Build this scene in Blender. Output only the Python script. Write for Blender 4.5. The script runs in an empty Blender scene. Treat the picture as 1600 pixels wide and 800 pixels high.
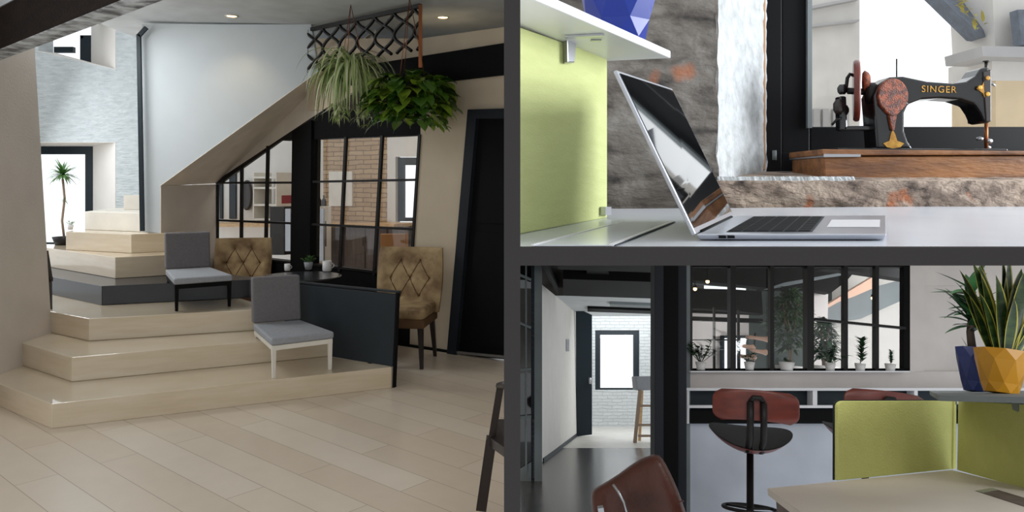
import bpy, bmesh, math, random
from mathutils import Vector, Matrix
random.seed(7)
C = bpy.context.scene.collection
PI = math.pi
V = Vector

# ---------------------------------------------------------------- camera, sky, exposure
F = 1200.0           # focal length in pixels of the 1600 px frame
HZ = 285.0           # row of the horizon (lens shift)
EYE = 1.5
cam_d = bpy.data.cameras.new('camera'); cam = bpy.data.objects.new('camera', cam_d); C.objects.link(cam)
cam.location = (0, 0, EYE); cam.rotation_euler = (PI/2, 0, 0)
cam_d.sensor_width = 36; cam_d.lens = 36*F/1600; cam_d.shift_y = -(400-HZ)/1600
cam_d.clip_start = 0.02; cam_d.clip_end = 200
bpy.context.scene.camera = cam
sc = bpy.context.scene
sc.view_settings.view_transform = 'Standard'; sc.view_settings.look = 'None'
sc.view_settings.exposure = 0.0; sc.view_settings.gamma = 1.0
sc.view_settings.use_curve_mapping = False
w = bpy.data.worlds.new('world'); sc.world = w; w.use_nodes = True
bg = w.node_tree.nodes['Background']; bg.inputs[0].default_value = (0.93, 0.97, 1.0, 1); bg.inputs[1].default_value = 0.92
# overcast sky, brighter on the side the windows face
_nt = w.node_tree; _tc = _nt.nodes.new('ShaderNodeTexCoord'); _sx = _nt.nodes.new('ShaderNodeSeparateXYZ'); _mr = _nt.nodes.new('ShaderNodeMapRange')
_nt.links.new(_tc.outputs['Generated'], _sx.inputs[0]); _nt.links.new(_sx.outputs[1], _mr.inputs[0])
_mr.inputs[1].default_value = .2; _mr.inputs[2].default_value = .6; _mr.inputs[3].default_value = .92; _mr.inputs[4].default_value = 1.35
_nt.links.new(_mr.outputs[0], bg.inputs[1])

def area(name, loc, target, sx, sy, power, col=(1, 1, 1), spread=PI):
    d = bpy.data.lights.new(name, 'AREA'); d.shape = 'RECTANGLE'; d.size = sx; d.size_y = sy
    d.energy = power; d.color = col; d.spread = spread
    o = bpy.data.objects.new(name, d); C.objects.link(o); o.location = loc
    o.rotation_euler = (V(target)-V(loc)).to_track_quat('-Z', 'Y').to_euler()
    return o
# daylight that falls into the stairwell from its roof light, and through the window on the stair
area('roof_light', (-3.9, 6.2, 2.95), (-2.9, 6.0, 0.2), 1.4, 1.0, 56, (0.93, 0.97, 1.0))
area('stair_window_light', (-5.6, 8.1, 2.3), (-3.2, 7.9, 1.2), 1.2, 1.4, 30, (0.92, 0.96, 1.0))
# kitchen behind the glazed screen
area('kitchen_light', (-2.2, 9.6, 2.5), (-2.2, 10.2, 0), 2.0, 1.0, 15, (1.0, 0.93, 0.84))
# added fill lamp, out of view at the right, brightening the green felt screen
area('desk_fill_light', (2.5, 1.35, 1.95), (.1, 1.2, 1.5), 1.1, .9, 66, (0.93, 0.97, 1.0))
# unseen fill lamp added under the slab to brighten the bar room desk and dividers
area('bar_fill_light', (1.35, 3.25, 1.165), (1.5, 4.1, .2), 1.2, .5, 7.0, (1.0, .98, .95))
# daylight at the far end of the corridor and in the white room behind the glazed bar
area('corridor_light', (3.0, 16.2, -1.0), (2.6, 17.5, -4.5), 1.4, 1.4, 170, (0.93, 0.97, 1.0))
area('stair_room_light', (3.6, 6.0, .75), (3.3, 7.4, .1), .9, .4, 24, (0.95, 0.97, 1.0))

# ---------------------------------------------------------------- pixels, planes, rooms
O = V((0, 0, EYE))
def ray(px, py): return V(((px-800)/F, 1.0, -(py-HZ)/F))
def at(px, py, Y): return O + ray(px, py)*Y
def hit(px, py, pl):
    p0, n = pl; r = ray(px, py)
    return O + r*((p0-O).dot(n)/r.dot(n))
class Room:
    def __init__(s, hz, eye):
        s.hz = hz; s.eye = eye
        s.up = V((0, (hz-HZ)/F, 1)).normalized()
        s.dep = V((0, 1, -(hz-HZ)/F)).normalized()
        s.rot = Matrix((V((1, 0, 0)), s.dep, s.up)).transposed().to_4x4()
    def on(s, px, py, z=0): return hit(px, py, (O - s.up*(s.eye-z), s.up))
    def wall(s, p, q):      # upright plane through two points
        return (p.copy(), (q-p).cross(s.up).normalized())
    def front(s, Y, py=None):       # upright plane facing the camera at depth Y
        return (O + ray(800, s.hz if py is None else py)*Y, s.dep)
RA = Room(285, 1.5)
RB = Room(249, 0.85)
RC = Room(590, 1.15)

# ---------------------------------------------------------------- materials
def lin(c):
    return tuple((x/255/12.92 if x/255 <= .04045 else ((x/255+.055)/1.055)**2.4) for x in c)
def mat(name, rgb, rough=.6, metal=0., rgb2=None, scale=4., stretch=(1, 1, 1), bump=0., bscale=None, emit=None, estr=1., coat=0., detail=4., contrast=.2, alpha=None, spec=None):
    m = bpy.data.materials.new(name); m.use_nodes = True
    nt = m.node_tree; b = nt.nodes['Principled BSDF']; L = nt.links
    b.inputs['Base Color'].default_value = (*lin(rgb), 1); b.inputs['Roughness'].default_value = rough
    b.inputs['Metallic'].default_value = metal
    if spec is not None: b.inputs['Specular IOR Level'].default_value = spec
    if coat: b.inputs['Coat Weight'].default_value = coat
    tc = nt.nodes.new('ShaderNodeTexCoord'); mp = nt.nodes.new('ShaderNodeMapping'); mp.inputs['Scale'].default_value = stretch
    L.new(tc.outputs['Object'], mp.inputs[0])
    n = nt.nodes.new('ShaderNodeTexNoise'); n.inputs['Scale'].default_value = scale; n.inputs['Detail'].default_value = detail
    L.new(mp.outputs[0], n.inputs['Vector'])
    r = nt.nodes.new('ShaderNodeValToRGB'); r.color_ramp.elements[0].position = .5-contrast; r.color_ramp.elements[1].position = .5+contrast
    c2 = rgb2 or tuple(x*.93 for x in rgb)
    r.color_ramp.elements[0].color = (*lin(c2), 1); r.color_ramp.elements[1].color = (*lin(rgb), 1)
    L.new(n.outputs[0], r.inputs[0]); L.new(r.outputs[0], b.inputs['Base Color'])
    if bump:
        n2 = nt.nodes.new('ShaderNodeTexNoise'); n2.inputs['Scale'].default_value = bscale or scale*6; n2.inputs['Detail'].default_value = 5
        L.new(mp.outputs[0], n2.inputs['Vector'])
        bp = nt.nodes.new('ShaderNodeBump'); bp.inputs['Strength'].default_value = bump; bp.inputs['Distance'].default_value = .02
        L.new(n2.outputs[0], bp.inputs['Height']); L.new(bp.outputs[0], b.inputs['Normal'])
    if emit:
        b.inputs['Emission Color'].default_value = (*lin(emit), 1); b.inputs['Emission Strength'].default_value = estr
    if alpha is not None: b.inputs['Alpha'].default_value = alpha
    return m
def brickmat(name, c1, c2, mortar, sx, rowh, wid, rough=.7, msize=.01, rot=(0, 0, 0), bump=.5, spec=None, offset=.5, noise=.0, dist=.01, warp=0., swap=False):
    m = bpy.data.materials.new(name); m.use_nodes = True
    nt = m.node_tree; b = nt.nodes['Principled BSDF']; L = nt.links
    tc = nt.nodes.new('ShaderNodeTexCoord'); mp = nt.nodes.new('ShaderNodeMapping'); mp.inputs['Rotation'].default_value = rot
    L.new(tc.outputs['Object'], mp.inputs[0])
    vec = mp.outputs[0]
    if swap:
        s = nt.nodes.new('ShaderNodeSeparateXYZ'); cb = nt.nodes.new('ShaderNodeCombineXYZ')
        L.new(vec, s.inputs[0]); L.new(s.outputs[0], cb.inputs[0]); L.new(s.outputs[2], cb.inputs[1]); vec = cb.outputs[0]
    if warp:
        nz = nt.nodes.new('ShaderNodeTexNoise'); nz.inputs['Scale'].default_value = 5; L.new(vec, nz.inputs['Vector'])
        sb = nt.nodes.new('ShaderNodeVectorMath'); sb.operation = 'SUBTRACT'; sb.inputs[1].default_value = (.5, .5, .5); L.new(nz.outputs['Color'], sb.inputs[0])
        ml = nt.nodes.new('ShaderNodeVectorMath'); ml.operation = 'SCALE'; ml.inputs['Scale'].default_value = warp; L.new(sb.outputs[0], ml.inputs[0])
        ad = nt.nodes.new('ShaderNodeVectorMath'); L.new(vec, ad.inputs[0]); L.new(ml.outputs[0], ad.inputs[1]); vec = ad.outputs[0]
    br = nt.nodes.new('ShaderNodeTexBrick'); br.offset = offset
    br.inputs['Scale'].default_value = sx; br.inputs['Row Height'].default_value = rowh; br.inputs['Brick Width'].default_value = wid
    br.inputs['Mortar Size'].default_value = msize; br.inputs['Mortar Smooth'].default_value = .4
    for k, c in (('Color1', c1), ('Color2', c2), ('Mortar', mortar)): br.inputs[k].default_value = (*lin(c), 1)
    L.new(vec, br.inputs['Vector'])
    col = br.outputs['Color']
    n = nt.nodes.new('ShaderNodeTexNoise'); n.inputs['Scale'].default_value = 9; n.inputs['Detail'].default_value = 6
    L.new(vec, n.inputs['Vector'])
    if noise:
        mx = nt.nodes.new('ShaderNodeMix'); mx.data_type = 'RGBA'; mx.blend_type = 'MULTIPLY'; mx.inputs[0].default_value = noise
        L.new(col, mx.inputs[6]); L.new(n.outputs[0], mx.inputs[7]); col = mx.outputs[2]
    L.new(col, b.inputs['Base Color']); b.inputs['Roughness'].default_value = rough
    ma = nt.nodes.new('ShaderNodeMath'); ma.operation = 'MULTIPLY_ADD'; ma.inputs[1].default_value = -1.; L.new(br.outputs['Fac'], ma.inputs[0]); L.new(n.outputs[0], ma.inputs[2])
    bp = nt.nodes.new('ShaderNodeBump'); bp.inputs['Strength'].default_value = bump; bp.inputs['Distance'].default_value = dist
    L.new(ma.outputs[0], bp.inputs['Height']); L.new(bp.outputs[0], b.inputs['Normal'])
    return m
def glassmat(name, tint=(255, 255, 255), refl=.08):
    m = bpy.data.materials.new(name); m.use_nodes = True
    nt = m.node_tree; nt.nodes.remove(nt.nodes['Principled BSDF'])
    out = nt.nodes['Material Output']
    t = nt.nodes.new('ShaderNodeBsdfTransparent'); t.inputs[0].default_value = (*lin(tint), 1)
    g = nt.nodes.new('ShaderNodeBsdfGlossy'); g.inputs['Roughness'].default_value = .02
    mx = nt.nodes.new('ShaderNodeMixShader'); mx.inputs[0].default_value = refl
    nt.links.new(t.outputs[0], mx.inputs[1]); nt.links.new(g.outputs[0], mx.inputs[2]); nt.links.new(mx.outputs[0], out.inputs[0])
    return m

M = dict(
    divider=mat('divider_grey', (66, 63, 62), 1., rgb2=(65, 62, 61), spec=0.),
    white=mat('white_plaster', (222, 218, 212), .8, rgb2=(216, 212, 206), bump=.1, bscale=60),
    beige=mat('beige_plaster', (218, 208, 198), .8, rgb2=(212, 202, 192), bump=.1, bscale=60),
    beige2=mat('warm_beige_plaster', (200, 184, 160), .8, rgb2=(194, 178, 155), bump=.1, bscale=60),
    soffit=mat('soffit_paint', (236, 226, 212), .8),
    stairwhite=mat('stair_wall_paint', (205, 212, 216), .8, rgb2=(201, 208, 212)),
    ceiling=mat('ceiling_paint', (206, 210, 212), .85),
    whitebrick=brickmat('white_painted_brick', (222, 226, 226), (212, 216, 216), (212, 215, 217), 1, .075, .24, .8, .006, bump=.9, noise=.12, dist=.02, warp=.05, swap=True),
    whitestone=mat('white_painted_stone', (204, 210, 212), .85, rgb2=(180, 188, 191), scale=7., stretch=(1, 1, 3.5), bump=1., bscale=14, contrast=.2),
    tanbrick=brickmat('tan_brick', (206, 178, 142), (190, 158, 122), (150, 124, 98), 1, .07, .26, .8, .007, bump=.8, noise=.3, dist=.02, warp=.04, swap=True),
    pine=mat('pale_pine', (214, 198, 174), .28, rgb2=(202, 184, 154), scale=3., stretch=(1, 1, 8), bump=.02, coat=.9),
    blackstep=mat('black_laminate', (36, 38, 43), .22, rgb2=(30, 32, 37)),
    black=mat('black_paint', (12, 12, 13), .7, rgb2=(10, 10, 11), spec=.12),
    darkbeam=mat('dark_stained_beam', (38, 26, 20), .8, spec=.15, rgb2=(22, 16, 14), scale=5., stretch=(1, 1, 4), bump=.4),
    roughgrey=mat('whitewashed_rough_timber', (214, 222, 230), .8, rgb2=(110, 112, 116), scale=9., bump=.9, bscale=20, contrast=.12),
    blackmetal=mat('black_metal', (22, 19, 19), .45, metal=.0, spec=.3),
    slate=mat('charcoal_board', (42, 48, 53), .6, spec=.25, rgb2=(37, 43, 47)),
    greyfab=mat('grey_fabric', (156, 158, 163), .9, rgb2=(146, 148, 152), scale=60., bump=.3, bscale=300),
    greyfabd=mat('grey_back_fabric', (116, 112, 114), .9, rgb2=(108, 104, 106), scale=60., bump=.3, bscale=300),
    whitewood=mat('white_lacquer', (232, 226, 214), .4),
    velvet=mat('tan_velvet', (178, 152, 112), .75, rgb2=(124, 98, 66), scale=7., bump=.5, bscale=18, contrast=.15),
    velvetd=mat('brown_velvet', (104, 74, 44), .8, rgb2=(84, 58, 34), scale=7.),
    darkwood=mat('dark_wood', (40, 30, 27), .4, rgb2=(30, 23, 21), scale=8),
    glass=glassmat('pane_glass', refl=.04), clearglass=glassmat('clear_pane_glass', refl=.025),
    darkcab=mat('dark_brown_cabinet', (98, 84, 78), .6, rgb2=(78, 66, 60), scale=3, stretch=(8, 8, 1)),
    oak=mat('oak_counter', (214, 178, 130), .4, rgb2=(190, 150, 104), stretch=(1, 8, 8)),
    orange=mat('orange_wood', (206, 140, 66), .5, rgb2=(192, 126, 56)),
    steel=mat('brushed_steel', (178, 180, 184), .3, metal=.9),
    alum=mat('silver_aluminium', (196, 198, 206), .28, metal=.75),
    lampglow=mat('warm_lamp', (255, 225, 170), .4, emit=(255, 214, 140), estr=6),
    copper=mat('copper_tube', (150, 92, 58), .35, metal=.8),
    rope=mat('dark_basket', (58, 48, 34), .8, bump=.5),
    spider=mat('spider_leaf', (176, 190, 122), .5, rgb2=(112, 142, 70), scale=6),
    spiderb=mat('spider_leaf_pale', (222, 226, 188), .5, rgb2=(170, 186, 124), scale=6),
    pothos=mat('pothos_leaf', (84, 120, 34), .35, rgb2=(44, 84, 26), scale=7),
    pothosb=mat('pothos_leaf_bright', (140, 160, 48), .35, rgb2=(92, 128, 36), scale=7),
    green=mat('green_felt', (212, 219, 154), .95, rgb2=(205, 212, 146), scale=14., stretch=(1, 1, 6), bump=.25, bscale=120),
    greend=mat('olive_felt', (192, 193, 118), .95, rgb2=(186, 187, 112), scale=14., bump=.25, bscale=120),
    shelfw=mat('white_laminate_shelf', (226, 226, 230), .35, rgb2=(222, 222, 226)),
    greenwall=mat('grey_green_wall', (70, 80, 76), .8),
    boards=mat('dark_ceiling_boards', (48, 41, 37), .9, rgb2=(36, 31, 29), spec=.1),
    deskw=mat('white_desk_top', (214, 218, 226), .22, rgb2=(204, 208, 216), scale=3),
    edge=mat('plywood_edge', (196, 150, 110), .6),
    bluepot=mat('cobalt_glaze', (8, 46, 150), .35, rgb2=(7, 42, 138), coat=.0),
    navy=mat('navy_glaze', (14, 28, 78), .4),
    yellow=mat('mustard_glaze', (214, 152, 34), .35, rgb2=(206, 144, 28)),
    plaster=mat('flaking_white_plaster', (200, 205, 209), .85, rgb2=(160, 162, 162), scale=30., bump=.6, bscale=36, contrast=.25),
    winframe=mat('black_window_frame', (11, 11, 14), .5, spec=.15),
    leather=mat('brown_leather', (92, 48, 34), .36, rgb2=(56, 29, 22), scale=5., bump=.12, bscale=60, spec=.35),
    bronze=mat('rusty_bronze', (150, 70, 34), .5, rgb2=(84, 34, 20), scale=70., contrast=.08, bump=.4),
    gold=mat('gold_leaf_paint', (212, 164, 70), .4, metal=.3, rgb2=(150, 104, 40), scale=60),
    japan=mat('black_enamel', (20, 20, 22), .22, coat=.4),
    redwood=mat('red_brown_wood', (112, 46, 34), .35, rgb2=(84, 34, 26), scale=5, stretch=(1, 6, 6)),
    blackleather=mat('black_leather', (14, 18, 18), .4, spec=.25),
    terracotta=mat('pot_white', (226, 224, 222), .5),
    leafd=mat('dark_leaf', (40, 78, 42), .4, rgb2=(24, 54, 30), scale=12),
    leafg=mat('fresh_leaf', (92, 140, 66), .5, rgb2=(58, 104, 44), scale=12),
    leafo=mat('ficus_leaf', (66, 98, 52), .5, rgb2=(36, 62, 32), scale=12),
    snake=mat('snake_plant_leaf', (64, 88, 44), .35, rgb2=(34, 58, 32), scale=9, stretch=(1, 1, 4), contrast=.08),
    snakeedge=mat('snake_plant_margin', (206, 196, 84), .4),
    soil=mat('soil', (48, 36, 28), .95),
    creamdesk=mat('beige_desk_top', (200, 189, 177), .5, rgb2=(195, 184, 172)),
    bargrey=mat('light_wall', (216, 209, 205), .8),
    barlow=mat('cool_white_wall', (196, 202, 214), .7),
    teal=mat('dark_teal_paint', (30, 42, 50), .5, spec=.3),
    bluegrey=mat('blue_grey_column', (34, 38, 44), .6, spec=.2),
    greypost=mat('grey_post', (118, 126, 128), .6),
    darkfloor=mat('dark_plank_floor', (84, 80, 77), .25, rgb2=(46, 44, 43), scale=6., stretch=(6, 1, 1), contrast=.2),
    lightfloor=mat('pale_floor', (226, 222, 214), .4),
    pinkwood=mat('pale_pink_wood', (216, 172, 146), .5),
    housew=mat('house_render', (236, 232, 226), .9), housey=mat('cream_render', (238, 214, 176), .9),
    slateroof=mat('slate_roof', (112, 122, 136), .8, rgb2=(92, 98, 110), scale=14., bump=.5),
    lichen=mat('lichen', (190, 176, 60), .9),
    housegrey=mat('house_grey_trim', (190, 188, 188), .8),
    tanstool=mat('stool_wood', (150, 128, 108), .6),
    redfab=mat('red_tin', (150, 40, 50), .5),
)
# planked pale floor: planks run towards the far left
ang = math.atan2(1.0, -1390/1200)
M['floor'] = brickmat('pale_oak_planks', (222, 208, 190), (212, 194, 172), (170, 150, 130), 1, .2, 1.5, .3, .0025, rot=(0, 0, -ang), bump=.08, noise=.10, offset=.37, dist=.003)
# rough stone wall of the desk corner
def stone(name, c1, c2, c3, scale, strength=1.):
    m = bpy.data.materials.new(name); m.use_nodes = True
    nt = m.node_tree; b = nt.nodes['Principled BSDF']; L = nt.links; b.inputs['Roughness'].default_value = .9
    tc = nt.nodes.new('ShaderNodeTexCoord'); mp = nt.nodes.new('ShaderNodeMapping'); mp.inputs['Scale'].default_value = (1, 1, 1.9)
    L.new(tc.outputs['Object'], mp.inputs[0])
    n = nt.nodes.new('ShaderNodeTexNoise'); n.inputs['Scale'].default_value = scale; n.inputs['Detail'].default_value = 9; n.inputs['Distortion'].default_value = .6
    L.new(mp.outputs[0], n.inputs['Vector'])
    r = nt.nodes.new('ShaderNodeValToRGB'); e = r.color_ramp.elements
    e[0].position = .3; e[0].color = (*lin(c3), 1); e[1].position = .7; e[1].color = (*lin(c1), 1)
    k = e.new(.48); k.color = (*lin(c2), 1)
    L.new(n.outputs[0], r.inputs[0])
    n3 = nt.nodes.new('ShaderNodeTexNoise'); n3.inputs['Scale'].default_value = scale*.9; L.new(tc.outputs['Object'], n3.inputs['Vector'])
    r3 = nt.nodes.new('ShaderNodeValToRGB'); r3.color_ramp.elements[0].position = .62; r3.color_ramp.elements[1].position = .72
    L.new(n3.outputs[0], r3.inputs[0])
    mx = nt.nodes.new('ShaderNodeMix'); mx.data_type = 'RGBA'; mx.inputs[7].default_value = (*lin((176, 108, 72)), 1)
    L.new(r3.outputs[0], mx.inputs[0]); L.new(r.outputs[0], mx.inputs[6]); L.new(mx.outputs[2], b.inputs['Base Color'])
    n2 = nt.nodes.new('ShaderNodeTexNoise'); n2.inputs['Scale'].default_value = scale*3; n2.inputs['Detail'].default_value = 8; L.new(mp.outputs[0], n2.inputs['Vector'])
    bp = nt.nodes.new('ShaderNodeBump'); bp.inputs['Strength'].default_value = strength; bp.inputs['Distance'].default_value = .02
    L.new(n2.outputs[0], bp.inputs['Height']); L.new(bp.outputs[0], b.inputs['Normal'])
    return m
M['stone'] = stone('rough_stone', (150, 146, 140), (118, 112, 106), (56, 52, 50), 9., .7)
M['sill'] = stone('rough_concrete_sill', (186, 168, 152), (160, 142, 128), (84, 72, 66), 16.)
M['oldwood'] = mat('worn_oak_box', (156, 104, 56), .5, rgb2=(92, 54, 28), scale=7., stretch=(1, 5, 5), bump=.2)

# ---------------------------------------------------------------- mesh helpers
class MB:
    def __init__(s): s.v = []; s.f = []; s.mi = []; s.cur = 0; s.sm = []; s.smooth = False
    def face(s, idx): s.f.append(tuple(idx)); s.mi.append(s.cur); s.sm.append(s.smooth)
    def add(s, vs, fs):
        b = len(s.v); s.v += [V(p) for p in vs]
        for f in fs: s.face([b+i for i in f])
        return s
    def prism(s, pts, vec):
        n = len(pts); vec = V(vec); pts = [V(p) for p in pts]
        s.add(pts+[p+vec for p in pts], [tuple(range(n))[::-1], tuple(range(n, 2*n))]+[(i, (i+1) % n, n+(i+1) % n, n+i) for i in range(n)])
        return s
    def quad(s, a, b, c, d): return s.add([a, b, c, d], [(0, 1, 2, 3)])
    def hexa(s, bot, top):
        return s.add(list(bot)+list(top), [(3, 2, 1, 0), (4, 5, 6, 7), (0, 1, 5, 4), (1, 2, 6, 5), (2, 3, 7, 6), (3, 0, 4, 7)])
    def box(s, x0, x1, y0, y1, z0, z1):
        return s.hexa([(x0, y0, z0), (x1, y0, z0), (x1, y1, z0), (x0, y1, z0)], [(x0, y0, z1), (x1, y0, z1), (x1, y1, z1), (x0, y1, z1)])
    def bar(s, a, b, wd, dp, up=V((0, 0, 1))):
        a = V(a); b = V(b); d = (b-a).normalized(); x = d.cross(V(up))
        if x.length < 1e-3: x = d.cross(V((0, 1, 0)))
        x.normalize(); y = x.cross(d).normalized(); x = x*wd/2; y = y*dp/2
        return s.hexa([a-x-y, a+x-y, a+x+y, a-x+y], [b-x-y, b+x-y, b+x+y, b-x+y])
    def tube(s, path, r, n=10, cap=True):
        path = [V(p) for p in path]; m = len(path); sm = s.smooth; s.smooth = True
        rs = r if isinstance(r, (list, tuple)) else [r]*m
        b = len(s.v); prev = None
        for i, p in enumerate(path):
            d = (path[min(i+1, m-1)]-path[max(i-1, 0)]).normalized()
            if prev is None:
                x = d.cross(V((0, 0, 1)));
                if x.length < .05: x = d.cross(V((0, 1, 0)))
            else: x = prev - d*prev.dot(d)
            x.normalize(); prev = x; y = d.cross(x)
            for k in range(n):
                a = 2*PI*k/n; s.v.append(p+(x*math.cos(a)+y*math.sin(a))*rs[i])
        for i in range(m-1):
            for k in range(n):
                s.face([b+i*n+k, b+i*n+(k+1) % n, b+(i+1)*n+(k+1) % n, b+(i+1)*n+k])
        s.smooth = sm
        if cap:
            s.face([b+k for k in range(n)][::-1]); s.face([b+(m-1)*n+k for k in range(n)])
        return s
    def lathe(s, prof, mtx=None, n=24, smooth=True):
        mtx = mtx or Matrix(); sm = s.smooth; s.smooth = smooth; b = len(s.v)
        for r, z in prof:
            for k in range(n):
                a = 2*PI*k/n; s.v.append(mtx @ V((r*math.cos(a), r*math.sin(a), z)))
        for i in range(len(prof)-1):
            for k in range(n):
                s.face([b+i*n+k, b+i*n+(k+1) % n, b+(i+1)*n+(k+1) % n, b+(i+1)*n+k])
        s.smooth = sm
        s.face([b+k for k in range(n)][::-1]); s.face([b+(len(prof)-1)*n+k for k in range(n)])
        return s
    def grid(s, fn, nu, nv):
        b = len(s.v); sm = s.smooth; s.smooth = True
        for i in range(nu+1):
            for j in range(nv+1): s.v.append(V(fn(i/nu, j/nv)))
        for i in range(nu):
            for j in range(nv):
                s.face([b+i*(nv+1)+j, b+(i+1)*(nv+1)+j, b+(i+1)*(nv+1)+j+1, b+i*(nv+1)+j+1])
        s.smooth = sm; return s
    def xf(s, m, start=0):
        for i in range(start, len(s.v)): s.v[i] = m @ s.v[i]
        return s
def wloc(o):
    p = V((0, 0, 0))
    while o is not None: p = p + o.location; o = o.parent
    return p
def build(name, mb, m, parent=None, bevel=0., seg=2, subsurf=0, solid=0., wn=False):
    off = wloc(parent) if parent is not None else V((0, 0, 0))
    if parent is None:
        lo = V([min(v[i] for v in mb.v) for i in range(3)]); hi = V([max(v[i] for v in mb.v) for i in range(3)])
        off = V(((lo.x+hi.x)/2, (lo.y+hi.y)/2, lo.z))
    me = bpy.data.meshes.new(name); me.from_pydata([tuple(v-off) for v in mb.v], [], mb.f)
    ms = m if isinstance(m, (list, tuple)) else [m]
    for k in ms: me.materials.append(k)
    for p, i, sm in zip(me.polygons, mb.mi, mb.sm): p.material_index = i; p.use_smooth = sm
    if not solid:
        bm = bmesh.new(); bm.from_mesh(me); bmesh.ops.recalc_face_normals(bm, faces=bm.faces); bm.to_mesh(me); bm.free()
    me.update()
    o = bpy.data.objects.new(name, me); C.objects.link(o)
    if parent is not None: o.parent = parent
    else: o.location = off
    if solid:
        md = o.modifiers.new('solid', 'SOLIDIFY'); md.thickness = solid; md.offset = 0
    if bevel:
        md = o.modifiers.new('bevel', 'BEVEL'); md.width = bevel; md.segments = seg; md.limit_method = 'ANGLE'; md.angle_limit = .6
    if subsurf:
        md = o.modifiers.new('sub', 'SUBSURF'); md.levels = subsurf; md.render_levels = subsurf
    return o
def tag(o, label=None, cat=None, group=None, kind=None):
    if label: o['label'] = label
    if cat: o['category'] = cat
    if group: o['group'] = group
    if kind: o['kind'] = kind
    return o
def thing(name, label, cat, loc, group=None):
    o = bpy.data.objects.new(name, None); C.objects.link(o); o.location = loc; o.empty_display_size = .05
    return tag(o, label, cat, group)
def struct(name, mb, m, label, cat, parent=None, **k):
    o = build(name, mb, m, parent, **k)
    if parent is None: tag(o, label, cat, kind='structure')
    return o
def solo(name, mb, m, label, cat, group=None, **k): return tag(build(name, mb, m, None, **k), label, cat, group)
def tri(a, b, t): return a + (b-a)*t

# ================================================================= the grey partition between the three rooms
FY = .745
def bar_rect(x0, x1, y0, y1, Y=FY, th=.014):
    return MB().prism([at(x0, y0, Y), at(x1, y0, Y), at(x1, y1, Y), at(x0, y1, Y)], (0, th, 0))
p = bar_rect(787.5, 813, -260, 1060)
struct('trim_1', p, M['divider'], 'dark grey upright bar between the stair room and the desk rooms', 'partition')
p = bar_rect(813, 1900, 387, 415)
struct('trim_2', p, M['divider'], 'dark grey level bar between the laptop desk and the bar room below', 'partition')
p = MB().box(-.004, .004, .76, 11.2, -1.4, 3.05)
struct('wall_middle', p, M['white'], 'thin white wall behind the upright grey bar', 'wall')
a0, a1 = at(800, 401, .76), at(800, 401, 8.)
p = MB().prism([a0+V((.005, 0, 0)), a1+V((.005, 0, 0)), a1+V((6, 0, 0)), a0+V((1.2, 0, 0))], (0, 0, -.004))
struct('floor_upper', p, M['white'], 'thin white floor slab behind the level grey bar', 'floor')

# ================================================================= ROOM A : stair room
A = RA
# floor and ceiling
p = MB().box(-6.2, -.005, 1.2, 11.2, -.05, 0); struct('floor', p, M['floor'], 'pale oak plank floor of the stair room', 'floor')
p = MB().prism([V((-6.2, 3.9, 3.05)), V((-.005, 3.9, 3.05)), V((-.005, 11.2, 3.05)), V((-4.02, 11.2, 3.05)), V((-4.02, 6.9, 3.05)), V((-6.2, 6.9, 3.05))], (0, 0, .07)); struct('ceiling', p, M['ceiling'], 'white ceiling of the stair room', 'ceiling')

def tier(name, pts, z0, z1, m, label, kind='step'):
    """pts: plan points (X,Y)"""
    p = MB().prism([V((x, y, z0)) for x, y in pts], (0, 0, z1-z0))
    return solo(name, p, m, label, kind, bevel=.004)
def pl(px, py, z):
    q = A.on(px, py, z); return (q.x, q.y)
Zs = [0, .152, .318, .485, .644, .834, 1.013, 1.2, 1.36]
# panel line (right ends of the lower steps)
PR = V(pl(612, 573, .152)); PLn = V(pl(468, 549, .152)); pd = (PLn-PR).normalized()
def pan(t): q = PR + pd*t; return (q.x, q.y)
def ext(a, b, line0, ld):       # intersection of line a-b with the panel line
    a = V(a); b = V(b); d = b-a
    den = d.x*(-ld.y) + d.y*ld.x
    r = V(line0)-a
    t = (r.x*(-ld.y)+r.y*ld.x)/den
    return tuple(a+d*t)
s1 = [pl(-30, 588.5, .152), pl(80.6, 631, .152), pl(612, 573.5, .152)]
tier('stair_step', s1+[pan(1.5), (-2.6, 7.0), (-4.6, 7.2)], 0, Zs[1], M['pine'], 'lowest pale wooden step, wide and resting on the plank floor')
a = pl(112, 558.5, .318); b = pl(392, 534, .318)
e = ext(a, b, PR, pd)
tier('stair_step', [pl(-10, 522, .318), pl(39, 537, .318), a, e, pan(1.45), (-2.65, 7.0), (-4.6, 7.2)], Zs[1]+.001, Zs[2], M['pine'], 'second pale wooden step, with the white framed grey seat in front of it')
a = pl(139, 498, .485); b = pl(390, 484, .485); e = ext(a, b, PR, pd)
tier('stair_step', [pl(40, 479, .485), pl(86, 488, .485), a, e, pan(1.4), (-2.7, 7.1), (-4.6, 7.4)], Zs[2]+.001, Zs[3], M['pine'], 'third pale wooden step, just below the black step')
tier('stair_step', [pl(30, 424, .644), pl(77, 432, .644), pl(159, 447, .644), pl(390, 437, .644), pl(434, 436.5, .644), (-2.25, 6.92), (-3.1, 7.4), (-4.9, 7.9)], Zs[3]+.001, Zs[4], M['blackstep'], 'glossy black step across the middle of the wooden stair')
tier('stair_step', [pl(30, 382, .834), pl(70, 387, .834), pl(180, 402, .834), pl(262, 398, .834), pl(296, 397, .834), (-3.2, 8.0), (-5.1, 8.3)], Zs[4]+.001, Zs[5], M['pine'], 'pale wooden step resting on top of the black step')
tier('stair_step', [pl(103, 362, 1.013), pl(205, 366, 1.013), pl(260, 364, 1.013), (-3.4, 8.6), (-4.7, 8.7)], Zs[5]+.001, Zs[6], M['pine'], 'short pale step below the foot of the dark handrail post')
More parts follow.
